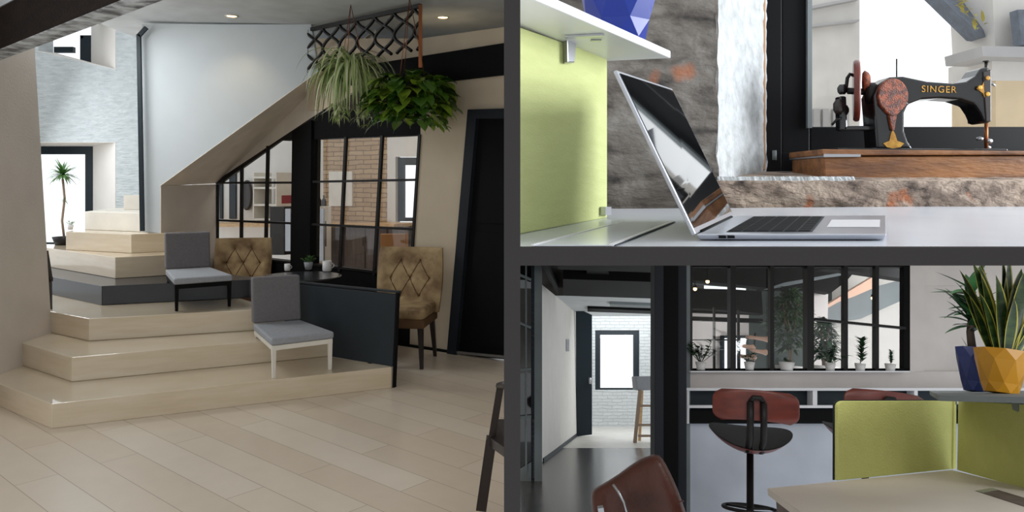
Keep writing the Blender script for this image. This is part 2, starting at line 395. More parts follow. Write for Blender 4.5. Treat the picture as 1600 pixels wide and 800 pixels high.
tier('stair_step', [pl(133, 330.5, Zs[7]), pl(232, 333, Zs[7]), (-3.7, 9.1), (-4.7, 9.1)], Zs[6]+.001, Zs[7], M['whitewood'], 'upper pale step in front of the white stone wall')
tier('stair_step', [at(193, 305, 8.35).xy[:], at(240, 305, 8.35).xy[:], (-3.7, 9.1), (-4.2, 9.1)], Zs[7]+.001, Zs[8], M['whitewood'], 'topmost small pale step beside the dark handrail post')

# left wall
wl = [A.on(-60, 620, 0), A.on(81, 520, .318)]
pA = V((-3.56, 4.6, 0)); pB = at(82, 520, 6.04); pT = at(60, 78, 6.0)
pBf = V((pB.x+.02, pB.y, -.0))
p = MB().hexa([pA, V((-3.60, 6.04, 0)), V((-4.6, 6.04, 0)), V((-4.6, 4.6, 0))],
              [V((-3.69, 4.6, 2.99)), V((-3.78, 6.04, 2.99)), V((-4.6, 6.04, 2.99)), V((-4.6, 4.6, 2.99))])
struct('wall_left', p, M['beige'], 'plain beige wall at the left beside the steps', 'wall')

# back wall of white painted brick, with its two window openings
BY = 9.2
def bk(px, py): return at(px, py, BY)
def wallstrip(mb, x0, y0, x1, y1, Y=BY, th=.3):
    mb.prism([at(x0, y0, Y), at(x1, y0, Y), at(x1, y1, Y), at(x0, y1, Y)], (0, th, 0))
p = MB()
# pieces around the openings: lower window 60..147 x 224..385 (opening to 180 at its splayed face)
wallstrip(p, 181, 10, 262, 480); wallstrip(p, -60, 110, 181, 222); wallstrip(p, -60, 392, 181, 480); wallstrip(p, -60, 222, 40, 392)
p.prism([bk(-60, -60), bk(60, -60), bk(60, 80), bk(182, 109), bk(182, 110), bk(-60, 110)], (0, .3, 0))
p.prism([bk(60, -60), bk(262, -60), bk(262, 10), bk(60, 10)], (0, .3, 0))
p.prism([bk(60, 10), bk(181, 10), bk(181, 30), bk(60, 30)], (0, .3, 0))
struct('wall_back', p, M['whitestone'], 'white painted rough stone wall at the back of the stair', 'wall')
def reveal(mb, px_in, py0, py1, px_out, yo0, yo1, Yi=BY, Yo=BY+.55):
    mb.quad(at(px_in, py0, Yi), at(px_in, py1, Yi), at(px_out, yo1, Yo), at(px_out, yo0, Yo))
p = MB()
p.quad(bk(181, 222), bk(181, 392), at(146, 385, BY+.5), at(146, 228, BY+.5))
p.quad(bk(181, 222), at(146, 228, BY+.5), at(40, 228, BY+.5), bk(40, 222))
p.quad(bk(181, 34), bk(181, 109), at(143, 100, BY+.5), at(143, 40, BY+.5))
p.quad(bk(182, 109), bk(60, 80), at(60, 76, BY+.5), at(143, 100, BY+.5))
struct('wall_recess', p, M['white'], 'white splayed window recesses in the stone wall', 'wall', solid=.01)
def frame4(x0, y0, x1, y1, w_, Y, th=.06, m='winframe'):
    p = MB()
    for a_ in ((x0, y0, x0+w_, y1), (x1-w_, y0, x1, y1), (x0+w_, y0, x1-w_, y0+w_), (x0+w_, y1-w_, x1-w_, y1)):
        p.prism([at(a_[0], a_[1], Y), at(a_[2], a_[1], Y), at(a_[2], a_[3], Y), at(a_[0], a_[3], Y)], (0, th, 0))
    return p
WY = BY+.52
o = struct('window_1', frame4(40, 228, 146, 392, 13, WY), M['teal'], 'dark framed window at the left of the white stone wall', 'window')
build('pane', MB().prism([at(52, 240, WY+.03), at(134, 240, WY+.03), at(134, 380, WY+.03), at(52, 380, WY+.03)], (0, .004, 0)), M['glass'], o)
p = MB()
for q in ((125, 55, 143, 102), (84, 73, 114, 82), (126, 56, 130, 60)):
    p.prism([at(q[0], q[1], WY), at(q[2], q[1], WY), at(q[2], q[3], WY), at(q[0], q[3], WY)], (0, .06, 0))
struct('window_2', p, M['teal'], 'dark frame of the small high window above the stone wall', 'window')

# stair flank wall with diagonal underside
SL, SR = 7.40, 7.53
def sp(px, py):
    a_ = at(222, 100, SL); b_ = at(487, 100, SR); return hit(px, py, A.wall(V((a_.x, a_.y, 0)), V((b_.x, b_.y, 0))))
p = MB().prism([sp(222, 38), sp(486, 38), sp(497, 112), sp(250, 290), sp(250, 364), sp(222, 362)], (0.0, .08, 0))
struct('wall_stair', p, M['stairwhite'], 'large smooth white wall flanking the upper stair, cut diagonally below', 'wall')
# glazed wall plane
G0 = V((-.07, 6.47, 0)); G1 = G0 + V((-1, .65, 0)); GP = A.wall(G0, G1)
gn = V((.65, 1, 0)).normalized()       # away from the camera
def g(px, py): return hit(px, py, GP)
# soffit
p = MB().quad(sp(250, 290), sp(587, 46.5), g(602, 112), g(338, 286))
struct('ceiling_soffit', p, M['soffit'], 'sloping beige underside of the upper stair', 'ceiling', solid=.012)
# niche side
n0 = sp(250, 290); n1 = g(338, 288)
p = MB().quad(n0, n1, V((n1.x, n1.y, 0)), V((n0.x, n0.y, 0)))
struct('wall_niche', p, M['beige'], 'beige panelled wall below the diagonal soffit', 'wall', solid=.02)

# right wall (beige) in pieces round the glazing and the door, on the glazed wall plane
def gpoly(mb, pts, th=.10, off=0.):
    mb.prism([g(*q)+gn*off for q in pts], gn*th)
p = MB()
gpoly(p, [(658, 60), (803, 40), (803, 174), (737, 172), (705, 557), (640, 545), (642, 425), (657, 215)])
gpoly(p, [(480, 60), (658, 60), (657, 172), (480, 172)])
struct('wall_right', p, M['beige2'], 'beige wall between the glazed screen and the black door', 'wall')
# black beam high up, header over the glazing
p = MB(); gpoly(p, [(575, 102), (803, 66), (803, 116), (575, 142)], .11, -.03)
struct('beam_high', p, M['black'], 'black beam running up to the ceiling at the right', 'beam')
p = MB(); gpoly(p, [(512, 171), (575, 128), (657, 128), (657, 171)], .10, -.0); gpoly(p, [(510, 171), (657, 171), (657, 211), (436, 219.5)], .14, -.0)
struct('beam_header', p, M['black'], 'black header beam over the glazed screen', 'beam')
p = MB(); gpoly(p, [(460, 206), (490, 188), (487, 432), (457, 428)], .13, -.03)
struct('beam_post', p, M['black'], 'thick black post in the middle of the glazed screen', 'post')
# base below glazing
p = MB(); gpoly(p, [(337, 396), (458, 409), (643, 431), (640, 548), (500, 522), (337, 480)], .10, 0)
struct('wall_screen_base', p, M['black'], 'black low wall below the glazed screen', 'wall')
# skirting
p = MB(); gpoly(p, [(612, 533), (706, 547), (706, 556.5), (612, 541)], .02, -.03)
struct('baseboard_right', p, M['black'], 'dark baseboard below the beige wall', 'baseboard')
# door
dt = struct('door_1', (lambda q: (gpoly(q, [(737, 172), (803, 170), (803, 186), (750, 186), (718, 556), (704, 556)], .07, -.06), q)[1])(MB()), M['bluegrey'], 'black door frame and leaf at the right edge of the stair room', 'door')
p = MB(); gpoly(p, [(750, 186), (803, 185), (803, 562), (718, 555)], .04, -.01)
build('door_leaf', p, M['black'], dt)
p = MB(); gpoly(p, [(757, 196), (800, 196), (800, 350), (745, 348)], .006, -.018); gpoly(p, [(744, 362), (800, 364), (800, 545), (730, 540)], .006, -.018)
build('door_panel', p, M['black'], dt)
p = MB(); gpoly(p, [(718, 547), (803, 555), (803, 559), (718, 551)], .02, -.05)
build('threshold', p, M['steel'], dt)

# glazing bars and panes
scr = thing('glazed_screen', 'black metal glazed screen dividing the stair room from the kitchen', 'screen', V((g(500, 420).x, g(500, 420).y, .65)))
vb = [((340, 286), (339, 400)), ((378, 258), (377, 405)), ((419, 228), (415, 408)), ((541, 214), (531, 424)), ((597.5, 212), (585, 430)), ((656.5, 210), (642.5, 432))]
for a_, b_ in vb:
    p = MB(); p.bar(g(*a_), g(*b_), .028, .03, gn); build('mullion', p, M['blackmetal'], scr)
for a_, b_ in (((340, 285.8), (462, 285.3)), ((490, 284), (652, 281)), ((339, 344), (460, 349)), ((488, 350.5), (648, 358)), ((338, 398), (458, 410)), ((486, 413), (643, 431))):
    p = MB(); p.bar(g(*a_), g(*b_), .022, .03, gn); build('glazing_bar', p, M['blackmetal'], scr)
xs = [340, 378, 419, 461]; 
for i in range(3):
    tops = {0: (286, 258), 1: (258, 228), 2: (228, 217)}[i]
    p = MB(); gpoly(p, [(xs[i], tops[0]+2), (xs[i+1], tops[1]+2), (xs[i+1]-1, 404+2*i), (xs[i]-1, 400+3*i)], .004, .012); build('pane', p, M['glass'], scr)
for x0, x1 in ((491, 541), (541, 597), (597, 656)):
    p = MB(); gpoly(p, [(x0, 216), (x1, 212), (x1-14, 430), (x0-8, 420)], .004, .012); build('pane', p, M['glass'], scr)
# diagonal black infill under the soffit
p = MB(); gpoly(p, [(337, 284), (512, 168), (462, 218), (441, 219), (341, 290)], .03, -.01)
build('head_rail', p, M['blackmetal'], scr)

# kitchen behind the screen
KB = (g(500, 300)+gn*3.0, gn)
def kb(px, py, off=0.): return hit(px, py, (KB[0]-gn*off, gn))
def kpoly(mb, pts, th=.1, off=0.): mb.prism([kb(*q, off) for q in pts], gn*th)
p = MB(); kpoly(p, [(300, 120), (505, 120), (505, 470), (300, 470)], .1)
struct('wall_kitchen_left', p, M['white'], 'white kitchen wall seen behind the left glass panes', 'wall')
p = MB(); kpoly(p, [(505, 120), (605, 120), (605, 470), (505, 470)], .1)
struct('wall_kitchen_brick', p, M['tanbrick'], 'tan brick kitchen wall seen behind the middle panes', 'wall')
p = MB(); kpoly(p, [(605, 120), (760, 120), (760, 245), (605, 245)], .1); kpoly(p, [(605, 245), (618, 245), (618, 348), (605, 348)], .1); kpoly(p, [(605, 348), (760, 348), (760, 470), (605, 470)], .1); kpoly(p, [(660, 245), (760, 245), (760, 348), (660, 348)], .1)
struct('wall_kitchen_window', p, M['white'], 'white kitchen wall around the dark framed window', 'wall')
p = MB()
for q in ((620, 246, 630, 346), (652, 246, 660, 346), (630, 246, 652, 258), (630, 340, 652, 346)):
    kpoly(p, [(q[0], q[1]), (q[2], q[1]), (q[2], q[3]), (q[0], q[3])], .05, -.05)
o = struct('window_3', p, M['teal'], 'dark framed kitchen window behind the right glass panes', 'window')
p = MB(); kpoly(p, [(629, 257), (653, 257), (653, 341), (629, 341)], .004, -.07); build('pane', p, M['glass'], o)
p = MB(); kpoly(p, [(343, 268), (347, 268), (347, 342), (343, 342)], .04, .03); kpoly(p, [(343, 262), (376, 262), (376, 268), (343, 268)], .04, .03); kpoly(p, [(358, 268), (368, 268), (368, 342), (358, 342)], .04, .03)
struct('window_4', p, M['teal'], 'dark framed kitchen window behind the left glass panes', 'window')
p = MB(); q0 = kb(300, 232); q1 = kb(760, 232)
z_ = 2.6
p.prism([V((g(335, 300).x, g(335, 300).y, z_))+gn*.12, V((G0.x, G0.y, z_))+gn*.12, V((G0.x, G0.y, z_))+gn*3.1, V((g(335, 300).x, g(335, 300).y, z_))+gn*3.1], (0, 0, .05))
struct('ceiling_kitchen', p, M['ceiling'], 'white kitchen ceiling behind the glazed screen', 'ceiling')
# counter, cabinets
def kbox(x0, x1, y0, y1, off0, off1):
    p = MB(); a_ = [kb(x0, y1, off0), kb(x1, y1, off0), kb(x1, y0, off0), kb(x0, y0, off0)]
    p.prism(a_, -gn*(off1-off0)); return p
solo('kitchen_counter', kbox(340, 660, 347, 352, .01, .6), M['oak'], 'long oak counter top along the kitchen wall behind the glass', 'counter', bevel=.004)
cr = thing('base_cabinet', 'dark brown base cabinet below the oak kitchen counter', 'cabinet', kb(560, 430, .3))
build('body', kbox(505, 640, 352, 430, .05, .52), M['darkcab'], cr)
for x0 in (506, 540, 574, 608):
    d_ = build('door', kbox(x0, x0+31, 354, 425, .52, .54), M['darkcab'], cr, bevel=.003)
    p = MB(); p.tube([kb(x0+27, 370, .56), kb(x0+27, 384, .56)], .006, 6); build('handle', p, M['blackmetal'], d_)
cr = thing('drinks_fridge', 'tall white drinks fridge behind the black post', 'fridge', kb(500, 420, .9))
build('body', kbox(492, 518, 322, 412, .7, 1.1), M['whitewood'], cr, bevel=.01)
build('door', kbox(494, 508, 326, 408, 1.1, 1.13), M['steel'], cr, bevel=.004)
p = MB(); p.tube([kb(509, 345, 1.16), kb(509, 385, 1.16)], .008, 6); build('handle', p, M['blackmetal'], cr)
cr = thing('coffee_machine', 'dark coffee machine with pale front beside the black post', 'coffee machine', kb(452, 395, .9))
build('body', kbox(447, 470, 322, 396, .7, 1.0), M['blackmetal'], cr, bevel=.01)
build('water_tank', kbox(450, 458, 326, 392, 1.0, 1.05), M['steel'], cr)
for i, x0 in enumerate((492, 499, 506)):
    p = MB(); q = kb(x0, 322, .9); p.lathe([(.03, 0), (.03, .08), (.012, .11), (.012, .15)], Matrix.Translation(q), 10)
    solo('bottle', p, M['blackmetal'], ('leftmost', 'middle', 'rightmost')[i]+' of the three dark bottles on the white drinks fridge', 'bottle', 'dark bottles on the fridge')
cr = thing('wall_shelf', 'open white wire shelf with glasses behind the left panes', 'shelf', kb(432, 345, .2))
for yy in (276, 292, 318, 340): build('shelf_board', kbox(424, 458, yy, yy+3, .05, .4), M['whitewood'], cr)
for xx in (423, 458): build('side_panel', kbox(xx, xx+1.5, 270, 346, .05, .4), M['whitewood'], cr)
solo('tin', kbox(447, 456, 305, 317.7, .1, .3), M['redfab'], 'small red tin beside the white wall shelf', 'tin', bevel=.004)
solo('wall_panel', kbox(516, 552, 268, 322, .0, .03), M['whitewood'], 'plain white board on the tan brick wall', 'board')
p = MB(); cc = kb(386, 305, .06); mm = Matrix.Translation(cc) @ Matrix.Diagonal((1, 1, 2.1, 1)) @ gn.to_track_quat('Z', 'Y').to_matrix().to_4x4()
p.lathe([(.10, -.02), (.12, -.02), (.12, .02), (.10, .02)], mm, 24)
o = tag(build('wall_mirror', p, M['darkwood']), 'oval dark framed mirror on the kitchen wall', 'mirror'); p = MB(); p.lathe([(.001, .021), (.09, .021), (.09, .024), (.001, .026)], mm, 24); build('mirror_glass', p, M['steel'], o)
0 and solo('wall_mirror', p, M['darkwood'], 'oval dark framed mirror on the kitchen wall', 'mirror')
cr = thing('orange_chair', 'orange wooden chair back showing above the tufted chair', 'chair', V((kb(617, 470, 2.0).x, kb(617, 470, 2.0).y, 0)))
build('backrest', kbox(598, 638, 365, 390, 1.9, 1.94), M['orange'], cr, bevel=.008)
for x0 in (600, 634): build('leg', kbox(x0, x0+3, 390, 520, 1.9, 1.94), M['darkwood'], cr)
build('seat', kbox(596, 640, 436, 441, 1.9, 2.3), M['orange'], cr, bevel=.008)

# low charcoal panel on the steps
def prw(px, py): return hit(px, py, A.wall(V((PR.x, PR.y, 0)), V((PLn.x, PLn.y, 0))))
nb = V((.594, 1, 0)).normalized()*.03
cr = thing('low_screen', 'low charcoal panel standing on the lowest wooden step', 'screen', prw(560, 566))
zb = .153
a_ = prw(613, 560); b_ = prw(452, 560)
build('board', MB().prism([V((a_.x, a_.y, zb)), V((b_.x, b_.y, zb)), V((prw(452, 443).x, b_.y, prw(452, 443).z)), prw(619, 460)], nb), M['slate'], cr, bevel=.003)
t0, t1 = prw(452, 441.5), prw(621, 458)
build('top_rail', MB().prism([t0, t1, t1+V((0, 0, .012)), t0+V((0, 0, .012))], nb*1.4), M['slate'], cr)
build('end_post', MB().prism([prw(618, 458), prw(621, 458), V((prw(615, 600).x, prw(615, 600).y, .0)), V((prw(613, 600).x, prw(613, 600).y, .0))], nb), M['black'], cr)

# upholstered seats perched on the stair
def step_seat(name, label, fl, fr, bl, br_, zb_f, zb_b, zs, zt, legm, seatm, backm):
    """fl.. plan points at leg centres; zs seat top; zt top of the back"""
    fl, fr, bl, br_ = [V(q) for q in (fl, fr, bl, br_)]
    ctr = (fl+fr)/2
    r = thing(name, label, 'chair', V((ctr.x, ctr.y, zb_f)), 'grey seats on the wooden stair')
    th = .05; rail = .035
    def lift(q, z): return V((q.x, q.y, z))
    u = (fr-fl).normalized(); d = ((bl-fl)+(br_-fr)).normalized()
    lw = .032
    def leg(q, su, sd, z0, taper=.7):
        q0 = q
        top = [q0, q0+u*lw*su, q0+u*lw*su+d*lw*sd, q0+d*lw*sd]
        c_ = sum(top, V((0, 0)))/4
        bot = [c_+(k-c_)*taper for k in top]
        if su*sd < 0: top = top[::-1]; bot = bot[::-1]
        return MB().hexa([lift(k, z0) for k in bot], [lift(k, zs-th) for k in top])
    build('leg', leg(fl, 1, 1, zb_f), legm, r, bevel=.003); build('leg', leg(fr, -1, 1, zb_f), legm, r, bevel=.003)
    build('leg', leg(bl, 1, -1, zb_b), legm, r, bevel=.003); build('leg', leg(br_, -1, -1, zb_b), legm, r, bevel=.003)
    p = MB(); p.prism([lift(k, zs-th-rail) for k in (fl, fr, br_, bl)], (0, 0, rail-.001)); build('seat_rail', p, legm, r, bevel=.003)
    g_ = .008
    p = MB(); p.prism([lift(k, zs-th) for k in (fl-u*g_-d*g_, fr+u*g_-d*g_, br_+u*g_, bl-u*g_)], (0, 0, th)); build('seat', p, seatm, r, bevel=.014, seg=3)
    lean = d*.03
    b0 = [lift(bl-u*g_-d*.02, zs+.001), lift(br_+u*g_-d*.02, zs+.001), lift(br_+u*g_+d*.05, zs+.001), lift(bl-u*g_+d*.05, zs+.001)]
    b1 = [lift(k.xy+lean, zt) for k in b0]
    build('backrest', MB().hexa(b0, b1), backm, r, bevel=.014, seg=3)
    return r
def P2(px, py, z): q = A.on(px, py, z); return (q.x, q.y)
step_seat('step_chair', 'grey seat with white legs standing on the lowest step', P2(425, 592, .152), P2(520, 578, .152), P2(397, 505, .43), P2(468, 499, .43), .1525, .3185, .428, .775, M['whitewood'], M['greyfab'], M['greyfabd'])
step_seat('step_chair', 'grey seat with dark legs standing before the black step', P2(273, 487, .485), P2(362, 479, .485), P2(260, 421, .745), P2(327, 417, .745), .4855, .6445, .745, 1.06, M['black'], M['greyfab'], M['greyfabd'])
# sliver of a dark chair behind the left wall
cr = thing('dark_side_chair', 'sliver of a dark chair showing past the edge of the left wall', 'chair', (-3.87, 6.22, .485))
p = MB(); p.bar(at(71, 392, 6.2), at(78.5, 440, 6.2), .03, .03); p.bar(at(78.5, 440, 6.2), at(79, 484.5, 6.15), .025, .025); build('rear_frame', p, M['darkwood'], cr)
build('seat', MB().box(-4.1, -3.735, 6.1, 6.25, .70, .73), M['darkwood'], cr)

# tufted velvet chairs
def tufted(label, loc, yaw, s=1.0, lean=.1):
    r = thing('tufted_chair', label, 'chair', V(loc), 'tufted velvet chairs round the table')
    R = Matrix.Translation(V(loc)) @ Matrix.Rotation(yaw, 4, 'Z') @ Matrix.Scale(s, 4)
    W, z0, z1 = .54, .40, .95
    # local: sitter faces -Y, back at +Y
    def backf(side):
        def fn(u, v):
            x = (u-.5)*W*(1+.06*math.sin(v*PI)+.04*v); z = z0+(z1-z0)*v
            y = .20+lean*v + .03*(2*(u-.5))**2*-1
            if side:
                tu = 0
                for (bu, bv) in BT:
                    dd = ((u-bu)*W)**2+((v-bv)*(z1-z0))**2
                    tu += math.exp(-dd/.0006)
                dd1 = abs(((u-.5)*W/.085+(v)*(z1-z0)/.12) % 1 - .5); dd2 = abs(((u-.5)*W/.085-(v)*(z1-z0)/.12) % 1 - .5)
                edge = min(1, 8*min(u, 1-u, v, 1-v)+.2)
                y -= (.055 - .028*min(1, tu))*edge**.5 - .0*dd1
            else: y += .035*min(1, 8*min(u, 1-u, 1-v)+.2)**.5
            return V((x, y, z))
        return fn
    BT = [(.35, .8), (.65, .8), (.2, .52), (.5, .52), (.8, .52), (.35, .24), (.65, .24)]
    p = MB(); p.grid(backf(1), 36, 36); p.grid(lambda u, v: backf(0)(1-u, v), 36, 36)
    # close the rim
    for k in range(36):
        t, t2 = k/36, (k+1)/36
        p.quad(backf(1)(t, 1), backf(1)(t2, 1), backf(0)(t2, 1), backf(0)(t, 1)); p.quad(backf(1)(t, 0), backf(1)(t2, 0), backf(0)(t2, 0), backf(0)(t, 0))
        p.quad(backf(1)(0, t), backf(1)(0, t2), backf(0)(0, t2), backf(0)(0, t)); p.quad(backf(1)(1, t), backf(1)(1, t2), backf(0)(1, t2), backf(0)(1, t))
    bk_ = build('backrest', p.xf(R), M['velvet'], r)
    for bu, bv in BT:
        q = backf(1)(bu, bv); p = MB(); p.lathe([(.006, -.010), (.017, -.006), (.018, 0), (.012, .005), (.002, .008)], R @ Matrix.Translation(q) @ Matrix.Rotation(PI/2, 4, 'X'), 12)
        build('button', p, M['velvetd'], bk_)
    p = MB()
    for a_, b_ in ((0, 2), (0, 3), (1, 3), (1, 4), (2, 5), (3, 5), (3, 6), (4, 6)):
        pts = []
        for k in range(7):
            t = k/6; q = backf(1)(BT[a_][0]+(BT[b_][0]-BT[a_][0])*t, BT[a_][1]+(BT[b_][1]-BT[a_][1])*t); pts.append(q+V((0, .001, 0)))
        p.tube(pts, .005, 5)
    build('pleat', p.xf(R), M['velvetd'], bk_)
    p = MB(); p.box(-.25, .25, -.27, .24, .40, .50); build('seat', p.xf(R), M['velvet'], r, bevel=.035, seg=4)
    p = MB(); p.box(-.24, .24, -.26, .25, .33, .405); build('seat_base', p.xf(R), M['velvetd'], r, bevel=.01)
    for sx in (-1, 1):
        for sy in (-1, 1):
            c_ = V((sx*.2, sy*.2, .34)); e_ = V((sx*.22, sy*.24, 0)); p = MB()
            p.hexa([e_+V((-.013, -.013, 0)), e_+V((.013, -.013, 0)), e_+V((.013, .013, 0)), e_+V((-.013, .013, 0))], [c_+V((-.022, -.022, 0)), c_+V((.022, -.022, 0)), c_+V((.022, .022, 0)), c_+V((-.022, .022, 0))])
            build('leg', p.xf(R), M['darkwood'], r)
    return r
q = A.on(640, 566, 0)
tufted('tan tufted velvet chair beside the low charcoal panel at the right', (q.x-.055, q.y+.02, 0), -.13, .985)
q = at(375, 400, 7.75)
tufted('tan tufted velvet chair behind the round table, near the stair', (q.x, q.y, .0), .18, .97, .08)

# round table with its things
tc = at(471, 431, 6.75)
r = thing('round_table', 'small round black table between the two tufted chairs', 'table', V((tc.x, tc.y, 0)))
p = MB(); p.lathe([(.31, tc.z-.02), (.345, tc.z-.014), (.345, tc.z-.003), (.34, tc.z)], Matrix.Translation(V((tc.x, tc.y, 0))), 40); build('tabletop', p, M['blackstep'], r)
p = MB(); p.lathe([(.035, .03), (.035, tc.z-.02)], Matrix.Translation(V((tc.x, tc.y, 0))), 16); build('pedestal', p, M['blackmetal'], r)
p = MB(); p.lathe([(.2, 0), (.2, .015), (.05, .035)], Matrix.Translation(V((tc.x, tc.y, 0))), 24); build('base', p, M['blackmetal'], r)
def blade(mb, base, dirv, length, width, droop, n=6, fold=.25, side=None, tipw=.05, upv=V((0, 0, 1)), shape=None):
    """a leaf as a folded strip that curves down"""
    d = V(dirv).normalized(); p = V(base); side = side or d.cross(upv)
    if side.length < .05: side = V((1, 0, 0))
    side = side.normalized(); b = len(mb.v); st = length/n; sm = mb.smooth; mb.smooth = True
    for i in range(n+1):
        t = i/n
        ww = width*(shape(t) if shape else (min(1, .45+2*t)*(1-t**2.2)+tipw*.2))/2
        nrm = side.cross(d).normalized()
        mb.v += [p-side*ww+nrm*ww*fold, p.copy(), p+side*ww+nrm*ww*fold]
        p = p + d*st; d = (d - upv*droop/n).normalized()
    for i in range(n):
        k = b+i*3
        mb.face([k, k+1, k+4, k+3]); mb.face([k+1, k+2, k+5, k+4])
    mb.smooth = sm
def rnd(a, b): return random.uniform(a, b)
def small_pot(name, label, base, r0, h, pm, leafm, kind, n, size, up=V((0, 0, 1)), rot=Matrix(), group=None):
    T = Matrix.Translation(V(base)) @ rot
    rt = thing(name, label, 'plant', V(base), group)
    p = MB(); p.lathe([(r0*.72, 0), (r0, h), (r0*.86, h), (r0*.8, h*.85)], T, 20); build('pot', p, pm, rt)
    p = MB()
    for i in range(n):
        a_ = rnd(0, 2*PI); el = rnd(.1, 1.0)
        if kind == 'bush':
            L_ = size*rnd(.5, 1); dv = V((math.cos(a_)*el, math.sin(a_)*el, 1.1-el*.5))
            q0 = V((0, 0, h*.8)); q1 = q0+dv.normalized()*L_
            p.tube([q0, q0+dv.normalized()*L_*.5, q1], size*.012, 4)
            for j in range(5):
                aa = rnd(0, 2*PI); blade(p, tri(q0, q1, rnd(.5, 1)), V((math.cos(aa), math.sin(aa), rnd(-.1, .7))), size*rnd(.22, .34), size*.16, .5, 4)
        elif kind == 'stem':
            p.tube([V((0, 0, h*.8)), V((size*.04, 0, h+size*.45)), V((size*.08, 0, h+size*.9))], size*.018, 5)
            for j in range(6):
                aa = rnd(0, 2*PI); z_ = h+size*rnd(.05, .85)
                blade(p, V((size*.06, 0, z_)), V((math.cos(aa), math.sin(aa), .9)), size*rnd(.2, .36), size*.1, .6, 4)
    build('foliage', p.xf(T), leafm, rt)
    return rt
tp = tc.z+.0005
q = A.on(482, 421, tp); small_pot('potted_plant', 'small green plant in a pale pot on the round table', (q.x, q.y, tp), .042, .07, M['greyfab'], M['leafg'], 'bush', 16, .09)
def mug(px, py, label, s=1.0):
    q = A.on(px, py, tp); r = thing('mug', label, 'mug', (q.x, q.y, tp))
    T = Matrix.Translation(V((q.x, q.y, tp))) @ Matrix.Scale(s, 4)
    p = MB(); p.lathe([(.03, 0), (.036, .01), (.036, .085), (.032, .085), (.031, .012)], T, 20); build('cup', p, M['terracotta'], r)
    p = MB(); p.tube([T @ V((.034+.022*math.sin(PI*k/8), 0, .07-.045*k/8)) for k in range(9)], .004*s, 6); build('handle', p, M['terracotta'], r)
mug(511, 424, 'white mug at the right of the round table', 1.15)
mug(449, 423, 'small white cup at the left of the round table', .75)

# lattice and hanging plants
La, Lb = at(487, 46, 7.5), at(657, 9, 6.5)
ld = (Lb-La); lw_ = V((ld.x, ld.y, 0)).length; lu = V((ld.x, ld.y, 0)).normalized()
r = thing('lattice_panel', 'black curved metal lattice hanging from the ceiling', 'lattice', V(((La.x+Lb.x)/2, (La.y+Lb.y)/2, 2.6)))
p = MB(); p.bar(La, Lb, .035, .035); build('top_rail', p, M['blackmetal'], r)
nc = 6
p = MB()
H = .42
def lp(u, v): return V((La.x, La.y, La.z+(Lb.z-La.z)*u)) + lu*lw_*u - V((0, 0, v*H))
for k in range(nc+1):
    for sgn in (1, -1):
        pts = []
        for i in range(31):
            v = i/30*(1.0 if k < 4 else .88); u = (k+.5+sgn*.5*math.cos(v*2.0*PI))/nc - .05
            if u <= 1.0: pts.append(lp(max(u, -.04), v))
            elif len(pts) > 1: p.tube(pts, .015, 6); pts = []
        if len(pts) > 2: p.tube(pts, .015, 6)
build('scrollwork', p, M['blackmetal'], r)
p = MB(); p.bar(lp(1, -.02), lp(1, 1.25), .03, .03); build('end_post', p, M['copper'], r)

def hanging(name, label, c_, rad, fill):
    r = thing(name, label, 'plant', V(c_)-V((0, 0, .08)))
    p = MB(); p.lathe([(rad*.5, -.08), (rad*.85, 0), (rad, .06), (rad*.92, .06), (rad*.7, .0)], Matrix.Translation(V(c_)), 20); build('basket', p, M['rope'], r)
    for k in range(3):
        a_ = 2*PI*k/3; p = MB(); p.tube([V(c_)+V((rad*math.cos(a_), rad*math.sin(a_), .05)), V((c_[0], c_[1], 3.05))], .003, 5); build('hanger', p, M['copper'], r)
    fill(r)
c1 = at(548, 118, 6.7)
def spider_fill(r):
    for m_, n_ in (('spider', 120), ('spiderb', 120)):
        p = MB()
        for i in range(n_):
            a_ = rnd(0, 2*PI); el = rnd(.3, 1.35)
            dv = V((math.cos(a_)*math.cos(el), math.sin(a_)*math.cos(el), math.sin(el)))
            blade(p, c1+V((rnd(-.06, .06), rnd(-.06, .06), .03)), dv, rnd(.35, .72), rnd(.016, .028), rnd(3.4, 5.6), 12, .3)
        for i in range(10):
            a_ = rnd(0, 2*PI); q = c1+V((.13*math.cos(a_), .10*math.sin(a_), .02))
            ln = rnd(.25, .42); pts = [c1+V((0, 0, .1)), q+V((0, 0, .08)), q-V((0, 0, ln*.5)), q-V((rnd(-.03, .03), 0, ln))]
            p.tube(pts, .003, 4)
            for j in range(7):
                aa = rnd(0, 2*PI); blade(p, pts[-1], V((math.cos(aa), math.sin(aa), rnd(-.9, .3))), rnd(.05, .12), .012, 1.5, 5)
        build('foliage', p, M[m_], r)
hanging('spider_plant', 'hanging spider plant with long pale striped leaves', c1, .12, spider_fill)
c2 = at(640, 150, 6.45)
def heart(t): return max(0.03, math.sin(min(1, t*1.15+.12)*PI)**.7*(1-.35*t)) if t < .97 else .02
